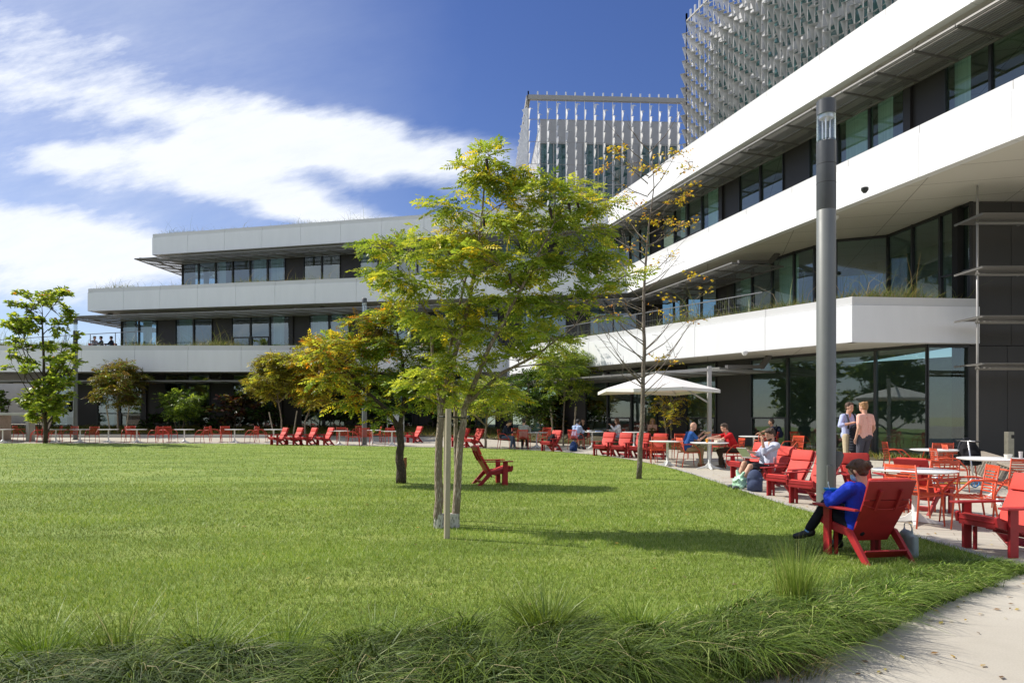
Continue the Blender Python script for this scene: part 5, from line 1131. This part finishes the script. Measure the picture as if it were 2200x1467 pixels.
# central tree (three trunks)
Yc=9.25; bx0,by0,_=G(960,1137); bz0=.02
def rel(px,py,Y_,base): x,y,z=W(px,py,Y_); return (x-base[0],y-base[1],z-base[2])
cb=(bx0,by0,bz0); r_=lambda px,py,dy=0: rel(px,py,by0+dy,cb)
tr=[([r_(943,1137),r_(941,1010),r_(946,890),r_(950,860)],[.062,.052,.047,.045]),([r_(950,860),r_(975,770),r_(1010,640,.1),r_(1035,470,.1),r_(1045,340)],[.04,.032,.026,.016,.006]),([r_(948,872),r_(930,800,.1),r_(925,690,.2),r_(880,600,.3)],[.03,.024,.018,.008]),
    ([r_(975,1137,.05),r_(985,1000,.05),r_(998,880,.05),r_(1010,850)],[.058,.047,.043,.04]),([r_(1010,850),r_(1050,750,-.2),r_(1120,620,-.2),r_(1190,480,-.2)],[.036,.028,.02,.008]),([r_(1000,870,0),r_(1080,800,-.1),r_(1150,765,-.2),r_(1235,700,-.2)],[.03,.022,.015,.007]),
    ([r_(978,1120,.25),r_(980,980,.25),r_(978,860,.25),r_(965,760,.4),r_(1000,600,.5),r_(1080,430,.5)],[.035,.03,.028,.022,.016,.006])]
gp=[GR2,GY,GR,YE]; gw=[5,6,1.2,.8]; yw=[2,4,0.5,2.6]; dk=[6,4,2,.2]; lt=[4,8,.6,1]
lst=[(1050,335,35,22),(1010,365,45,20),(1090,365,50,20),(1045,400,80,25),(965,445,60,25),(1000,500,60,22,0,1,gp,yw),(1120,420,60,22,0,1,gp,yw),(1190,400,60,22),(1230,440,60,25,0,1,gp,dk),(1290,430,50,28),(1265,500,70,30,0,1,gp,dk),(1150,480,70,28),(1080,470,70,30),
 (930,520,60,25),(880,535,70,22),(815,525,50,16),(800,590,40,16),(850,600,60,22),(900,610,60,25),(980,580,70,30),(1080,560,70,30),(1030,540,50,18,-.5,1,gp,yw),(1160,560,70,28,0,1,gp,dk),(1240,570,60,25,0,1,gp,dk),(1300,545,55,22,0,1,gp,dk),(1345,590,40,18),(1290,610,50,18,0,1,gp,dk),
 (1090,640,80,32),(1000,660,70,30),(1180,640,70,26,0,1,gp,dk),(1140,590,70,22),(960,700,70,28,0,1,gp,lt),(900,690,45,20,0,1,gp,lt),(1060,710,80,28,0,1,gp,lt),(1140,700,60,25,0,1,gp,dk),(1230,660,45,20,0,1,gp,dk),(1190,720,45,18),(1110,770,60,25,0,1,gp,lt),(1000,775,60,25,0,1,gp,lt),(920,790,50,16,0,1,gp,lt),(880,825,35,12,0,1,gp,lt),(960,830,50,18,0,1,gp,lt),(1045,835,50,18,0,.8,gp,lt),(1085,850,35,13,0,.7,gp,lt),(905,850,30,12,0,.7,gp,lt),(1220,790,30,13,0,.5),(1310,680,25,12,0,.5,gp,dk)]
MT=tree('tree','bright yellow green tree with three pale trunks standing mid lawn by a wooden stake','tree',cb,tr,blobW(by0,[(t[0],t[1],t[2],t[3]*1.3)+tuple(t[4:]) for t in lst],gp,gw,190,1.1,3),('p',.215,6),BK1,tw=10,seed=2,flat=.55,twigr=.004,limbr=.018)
for px,py in((1045,345),(1240,430),(1222,440),(1038,470),(1095,590),(1182,450)):
    x,y,z=W(px,py,by0-.5); x-=cb[0];y-=cb[1];z-=cb[2]; pods=MB(); pods.cap((x,y,z),(x+.02,y,z-.11),.022,.014); pods.build('seed_pod',pm('pods',(.03,.02,.015),.7),MT,smooth='all')
guard=MB()
for px,dy in((943,0),(976,.05)):
    x,y,z=r_(px,1137,dy); guard.lathe((x,y,0),[(.066,0),(.066,.19)],14)
    for k in range(10): guard.tube([(x+.069*math.cos(k*.628),y+.069*math.sin(k*.628),0),(x+.069*math.cos(k*.628+.3),y+.069*math.sin(k*.628+.3),.19)],.004,4)
def guardm():
    m,nt,o=newmat('mesh_guard'); N=nt.nodes.new; L=nt.links.new; p=N('ShaderNodeBsdfPrincipled'); tc=N('ShaderNodeTexCoord'); mp=N('ShaderNodeMapping'); mp.inputs['Scale'].default_value=(60,60,14); L(tc.outputs['Object'],mp.inputs[0]); v_=N('ShaderNodeTexVoronoi'); L(mp.outputs[0],v_.inputs['Vector']); cr=N('ShaderNodeValToRGB'); cr.color_ramp.elements[0].color=(.1,.08,.06,1); cr.color_ramp.elements[0].position=.25; cr.color_ramp.elements[1].color=(.6,.58,.54,1); cr.color_ramp.elements[1].position=.4; v_.inputs['Scale'].default_value=1; L(v_.outputs['Distance'],cr.inputs[0]); L(cr.outputs[0],p.inputs['Base Color']); L(p.outputs[0],o.inputs[0]); return m
guard.build('trunk_guard',guardm(),MT,smooth=True)
stk=pm('stake_wood',(.42,.36,.27),.85,.25,5,.4,40,stretch=(1,1,.08))
def stake(px,py,pt,label,lean=0,r=.032,grp='wooden tree stakes'):
    x,y,z=G(px,py); h=CH+(HOR-pt)/F*y-z; e_=Vector((lean,0,h)); m=MB(); m.tube([(0,0,-.0),e_],[r,r*.97],12); o=m.build('tree_stake',stk,None,(x,y,z),True); tag(o,label,'stake',grp); return o
stake(960,1160,878,'thick round wooden stake in front of the bright central tree',.02,.037); stake(957,1120,880,'second wooden stake just behind the thick one at the central tree',.0,.028)
m=MB(); x0,y0,z0=W(958,895,8.5); m.tube([(x0-.02,y0-.06,z0),(x0+.25,y0+.9,z0-.02)],.012,6); m.tube([(x0-.08,y0+.02,z0),(x0+.02,y0-.06,z0),(x0+.08,y0,z0)],.012,6); o=m.build('tree_tie',blk,None); tag(o,'black rubber tie strap between stake and central tree trunks','strap')
# dark trunk tree behind
b2=G(863,1040); r2=lambda px,py,dy=0: rel(px,py,b2[1]+dy,b2)
tr=[([r2(863,1040),r2(860,970),r2(858,920)],[.12,.085,.075]),([r2(858,920),r2(830,880),r2(775,830),r2(720,770)],[.06,.045,.035,.012]),([r2(858,925),r2(868,860),r2(865,780),r2(850,700)],[.055,.05,.03,.012]),([r2(860,900),r2(900,830),r2(940,750)],[.03,.02,.01])]
p2=[GR2,GR,GY,YE,OR_,BRN]; o_w=[2,1.5,3,3,1.1,1.0]; g_w=[3,4,2,1,.15,.5]; m_w=[2,3,2.4,1.4,.5,1.4]
lst=[(700,760,45,25,0,1,p2,o_w),(740,800,40,25,0,1,p2,o_w),(690,820,28,18,0,1,p2,o_w),(745,735,45,22,0,1,p2,o_w),(800,700,50,25,0,1,p2,m_w),(850,680,50,22,0,1,p2,m_w),(780,750,50,25,0,1,p2,m_w),(840,740,50,28,0,1,p2,m_w),(900,700,45,25,0,1,p2,g_w),(880,760,50,28,0,1,p2,g_w),(820,800,45,25,0,1,p2,g_w),(760,850,35,22,0,.8,p2,o_w),(800,860,35,18,0,.8,p2,g_w),(870,820,45,25,0,1,p2,g_w),(920,790,45,25,0,1,p2,g_w),(900,850,40,20,0,.9,p2,g_w),(850,880,30,14,0,.8,p2,g_w),(940,860,30,20,0,.8,p2,g_w),(800,905,16,10,0,.6,p2,g_w),(960,740,45,30,0,1,p2,g_w),(730,870,22,14,0,.6,p2,o_w),(930,720,40,22,0,1,p2,g_w),(770,690,30,14,0,1,p2,m_w),(850,650,35,14,0,.8,p2,m_w)]
tree('tree','dark trunked tree with orange and green foliage behind the bright central tree','tree',b2,tr,blobW(b2[1],lst,p2,g_w,200,1.0,5),('p',.28,5),BK2,tw=9,seed=3)
m=MB(); x,y,z=G(870,1032); m.tube([(0,0,0),(-.02,0,.5)],.025,8); m.box((0,-.02,.42),(.06,.03,.22)); o=m.build('post_stub',pm('redwood',(.3,.1,.06),.8,.2),None,(x,y+.1,z)); tag(o,'short reddish wooden post at the foot of the dark trunk','post')
# sparse birch-like tree on right lawn
b3=G(1373,1030); r3=lambda px,py,dy=0: rel(px,py,b3[1]+dy,b3)
tr=[([r3(1373,1030),r3(1380,880),r3(1384,760),r3(1382,640),r3(1392,500),r3(1405,400),r3(1400,320)],[.066,.052,.044,.034,.022,.012,.004])]
rg=random.Random(9)
for k in range(46):
    t=rg.random(); py=860-540*t; px=1382+(12*t); side=rg.choice((-1,1)); ln=rg.uniform(45,125)*(1-.35*t); up=rg.uniform(.5,1.5)*ln; dy=rg.uniform(-1.1,1.1)
    tr.append(([r3(px,py),r3(px+side*ln*.45,py-up*.35,dy*.4),r3(px+side*ln*.8,py-up*.75,dy*.8),r3(px+side*ln,py-up,dy)],[.014,.010,.006,.003]))
    for _ in range(3):
        q=rg.uniform(.4,1); sx_=px+side*ln*q; sy_=py-up*q; tr.append(([r3(sx_,sy_,dy*q),r3(sx_+rg.uniform(-15,35)*side,sy_-rg.uniform(-5,35),dy*q+rg.uniform(-.3,.3))],[.005,.0025]))
p3=[YE,(.60,.36,.03),OR_,(.42,.38,.06)]; w3=[5,4,1.2,2.5]
for _ in range(26): LST3=globals().setdefault('LST3',[]); LST3.append((1385+rg.uniform(-110,120),rg.uniform(330,690),28,18,0,.35))
lst=[(1400,360,50,30),(1440,330,40,25),(1340,330,50,30),(1300,360,40,20),(1450,420,45,25),(1480,400,40,20),(1420,470,50,30),(1460,480,40,20),(1350,430,40,20,0,.5),(1330,560,35,20,0,.4),(1440,560,40,30,0,.5),(1500,590,40,20,0,.8),(1520,620,25,12),(1300,660,30,15,0,.4),(1440,640,40,18,0,.4),(1270,640,25,10,0,.5),(1410,770,35,20,0,.9),(1450,780,25,12),(1480,360,30,20),(1380,520,40,30,0,.3),(1280,420,30,15,0,.6)]
tree('tree','slender half bare tree with thin grey trunk and sparse orange leaves before the parasol','tree',b3,tr,blobW(b3[1],lst+LST3,p3,w3,80,1.0,6),('s',.085),BK3,tw=5,seed=4,flat=1.0,twigr=.004,limbr=.008)
# far left tree
b4=G(97,953); r4=lambda px,py,dy=0: rel(px,py,b4[1]+dy,b4)
tr=[([r4(97,953),r4(97,880),r4(95,800),r4(92,720),r4(90,660)],[.11,.09,.07,.045,.015])]+[([r4(95,880-i*18),r4(95+s*(35),840-i*20,s*.5),r4(95+s*(70-i*5),780-i*20,s)],[.035,.022,.008]) for i in range(5) for s in(-1,1)]
p4=[GR,GR2,(.30,.42,.05),GY,OR_]; w4=[3,6,3,4,.15]
rg=random.Random(12); lst=[]
for k in range(46):
    t=rg.random(); a=rg.uniform(-1,1); py=905-265*t; hw=(45+150*t if t<.4 else 112*(1.12-(t-.4)*.9)); px=95+a*hw*.8; py-=abs(a)*40*(1 if t>.3 else .3); lst.append((px,py,20,15,rg.uniform(-2,2)))
lst+=[(30,650,14,20,0),(60,665,14,25,0),(45,700,20,25,0),(100,640,8,20,0),(140,660,14,25,0),(70,700,20,25),(125,700,22,25),(150,690,14,22),(175,775,12,8),(15,695,14,12),(20,760,14,10),(15,790,12,7),(165,720,12,10),(95,850,25,25),(75,830,25,25),(120,830,25,25),(50,770,25,18),(140,760,25,18)]
tree('tree','leafy green vase shaped tree at the far left lawn edge','tree',b4,tr,blobW(b4[1],lst,p4,w4,115,1.0,7),('s',.24),BK2,tw=7,seed=5,flat=.9,twigr=.012,limbr=.05)
# generic small trees in the bed
def small(px,py,crown,label,pal,wts,den=14,trunkw=.06,stakes=True,leaf=('p',.5,4),seed=1,bark=None,name='tree',n=26,top=None,multi=1,Y=None,cat='tree',flat=.5):
    b=G(px,py) if Y is None else at(px,Y); cxp,cyp,rx,ry_=crown; rr4=lambda a,c_,dy=0: rel(a,c_,b[1]+dy,b)
    tr=[]
    for k in range(multi):
        o=(k-(multi-1)/2)*8; tr.append(([rr4(px+o*.3,HOR+(CH-b[2])*F/b[1]),rr4(px+o,(py+cyp+ry_)/2),rr4(cxp+o*2,cyp+ry_*.3),rr4(cxp+o*3,cyp-ry_*.3)],[trunkw,trunkw*.8,trunkw*.6,trunkw*.2]))
    rg=random.Random(seed); lst=[]
    for k in range(n):
        a=rg.uniform(0,6.283); q=math.sqrt(rg.random()); lst.append((cxp+rx*q*math.cos(a)*.85,cyp+ry_*q*math.sin(a)*.85,rx*.28,ry_*.22,rg.uniform(-1,1)*rx/(F/b[1])*.8))
    t=tree(name,label,cat,b,tr,blobW(b[1],lst,pal,wts,den*4.2,1,seed),leaf,bark or BK1,tw=6,seed=seed,twigr=.01,limbr=.03,flat=flat); return t
OL=(.13,.13,.025); OL2=(.2,.17,.03)
small(253,931,(254,822,58,52),'rounded small olive brown tree braced by two stakes at left',[OL,OL2,BRN,GR],[4,3,2,2],18,seed=21,n=34)
small(385,930,(384,868,42,32),'small fresh green multi stemmed shrub between the round tree and dark maple',[GR,GR2,DG],[4,4,2],16,.03,seed=22,name='shrub',multi=3,cat='shrub')
small(655,938,(690,795,72,80),'orange and yellow leaved tree with pale trunk behind four red lounge chairs',[YE,OR_,GY,OL2,OL],[3,1.3,4,3,2],18,seed=23,n=44)
small(605,934,(592,812,66,58),'olive yellow small tree left of the orange one with leaning stakes',[OL2,GY,OL,YE],[4,3,3,1],16,seed=24,n=34)
small(1043,962,(1050,850,85,52),'yellow green small tree behind the central tree',[GY,GR2,GR],[4,3,2],11,seed=25,n=36,leaf=('p',.42,4))
small(1210,957,(1215,790,62,75),'green small tree with slim trunk between two leaning stakes right of centre',[GR,GR2,GY],[4,3,2],14,.045,seed=26,n=40,leaf=('p',.45,4))
small(1130,958,(1135,850,50,60),'dim green tree behind the two seated people',[DG,GR],[4,2],14,.05,seed=27,n=30,leaf=('p',.45,4))
small(1438,962,(1432,850,62,75),'small pale stemmed tree with sparse yellow leaf clusters behind the parasol',[YE,GY,(.5,.33,.03)],[4,3,2],7,.05,seed=28,n=13,multi=2,leaf=('p',.34,4),bark=BK1)
MAR=(.07,.02,.012); DK=(.03,.045,.012)
for i,(px,cy_,rx,ry_,pal,l) in enumerate(((505,870,62,42,[MAR,DK,(.12,.09,.02)],'dark purple and green maple against the left glass'),(85,880,40,36,[GY,OL,GR],'yellow green shrub behind the far left leafy tree'),(2,865,18,30,[DG,GR],'dark green shrub cut by the left photo edge'),(570,890,40,30,[DK,DG],'dark shrub under the olive yellow tree'),
   (730,880,50,42,[DK,DG],'dark shrub left of the far lamp post'),(830,885,48,40,[DK,DG,GR],'dark green shrub behind the white sign board'),(930,880,46,45,[DK,DG],'dark shrub behind the pale trunks, left'),(1010,885,46,40,[DK,DG],'dark shrub behind the pale trunks, right'),(1185,895,40,38,[DK,DG,BRN],'dark bronze shrub behind the black backpack chair'),(1265,885,38,36,[DK,DG],'dark shrub behind the hoodie person'),(1170,860,50,50,[DK,DG],'tall dark shrub right behind the striped person'),(330,905,30,18,[DK,DG],'low dark shrub right of the round olive tree'),(450,905,26,18,[DK,DG],'low dark shrub left of the purple maple'))):
    small(px,930,(px,cy_,rx,ry_),l,pal,[3]*len(pal),13,.04,seed=40+i,n=24,name='shrub',cat='shrub',Y=42.6 if px<1000 else 40.0 if px<1150 else 38.0,leaf=('s',.30),bark=BK2,multi=3,flat=.9)
def lstake(px,py,pt,dx,label):
    x,y,z=G(px,py); m=MB(); h=CH+(HOR-pt)/F*y-z; m.tube([(0,0,0),(dx/F*y,0,h)],.04,8); o=m.build('tree_stake',stk,None,(x,y,z),True); tag(o,label,'stake','wooden tree stakes')
for a in((237,931,870,-9,'left leaning stake of the round olive tree'),(270,931,868,8,'right leaning stake of the round olive tree'),(588,934,885,-10,'left leaning stake of the olive yellow tree'),(630,934,882,8,'right leaning stake of the olive yellow tree'),(1190,956,873,-7,'left stake of the slim green tree right of centre'),(1232,956,873,5,'right stake of the slim green tree right of centre')): lstake(*a)
# trees outside the view to the left and behind the viewer: they are what the glass reflects
b=(-30,8,0); rg=random.Random(60); bl_=[]
for _ in range(95):
    a=rg.uniform(0,6.283); q=math.sqrt(rg.random())*3.4; bl_.append(((b[0]+q*math.cos(a),b[1]+q*math.sin(a),rg.uniform(1.6,8.2)),(1.2,1.2,.8),110,[GR,DG,GY],[4,3,1]))
T0=tree('tree','big leafy park tree beyond the left edge of the lawn, nearest the first bench row','tree',b,[([(0,0,0),(0,0,3),(0,0,7)],[.2,.15,.05])],bl_,('s',.42),BK2,'park trees outside the picture',tw=5,seed=70,flat=.9,twigr=.015,limbr=.05)
T0['label']='one of the big leafy park trees standing outside the picture'
for i,(X_,Y_,s_) in enumerate([(-36,15,1.1),(-33,23,.9),(-31,1,1),(-27,-8,1.2)]+[(-22+9*k,-24-(k%3)*5,1.25+.2*(k%2)) for k in range(8)]):
    c=copy_tree(T0); c.location=(X_,Y_,0); c.scale=(s_,)*3; c.rotation_euler=(0,0,i*1.3)
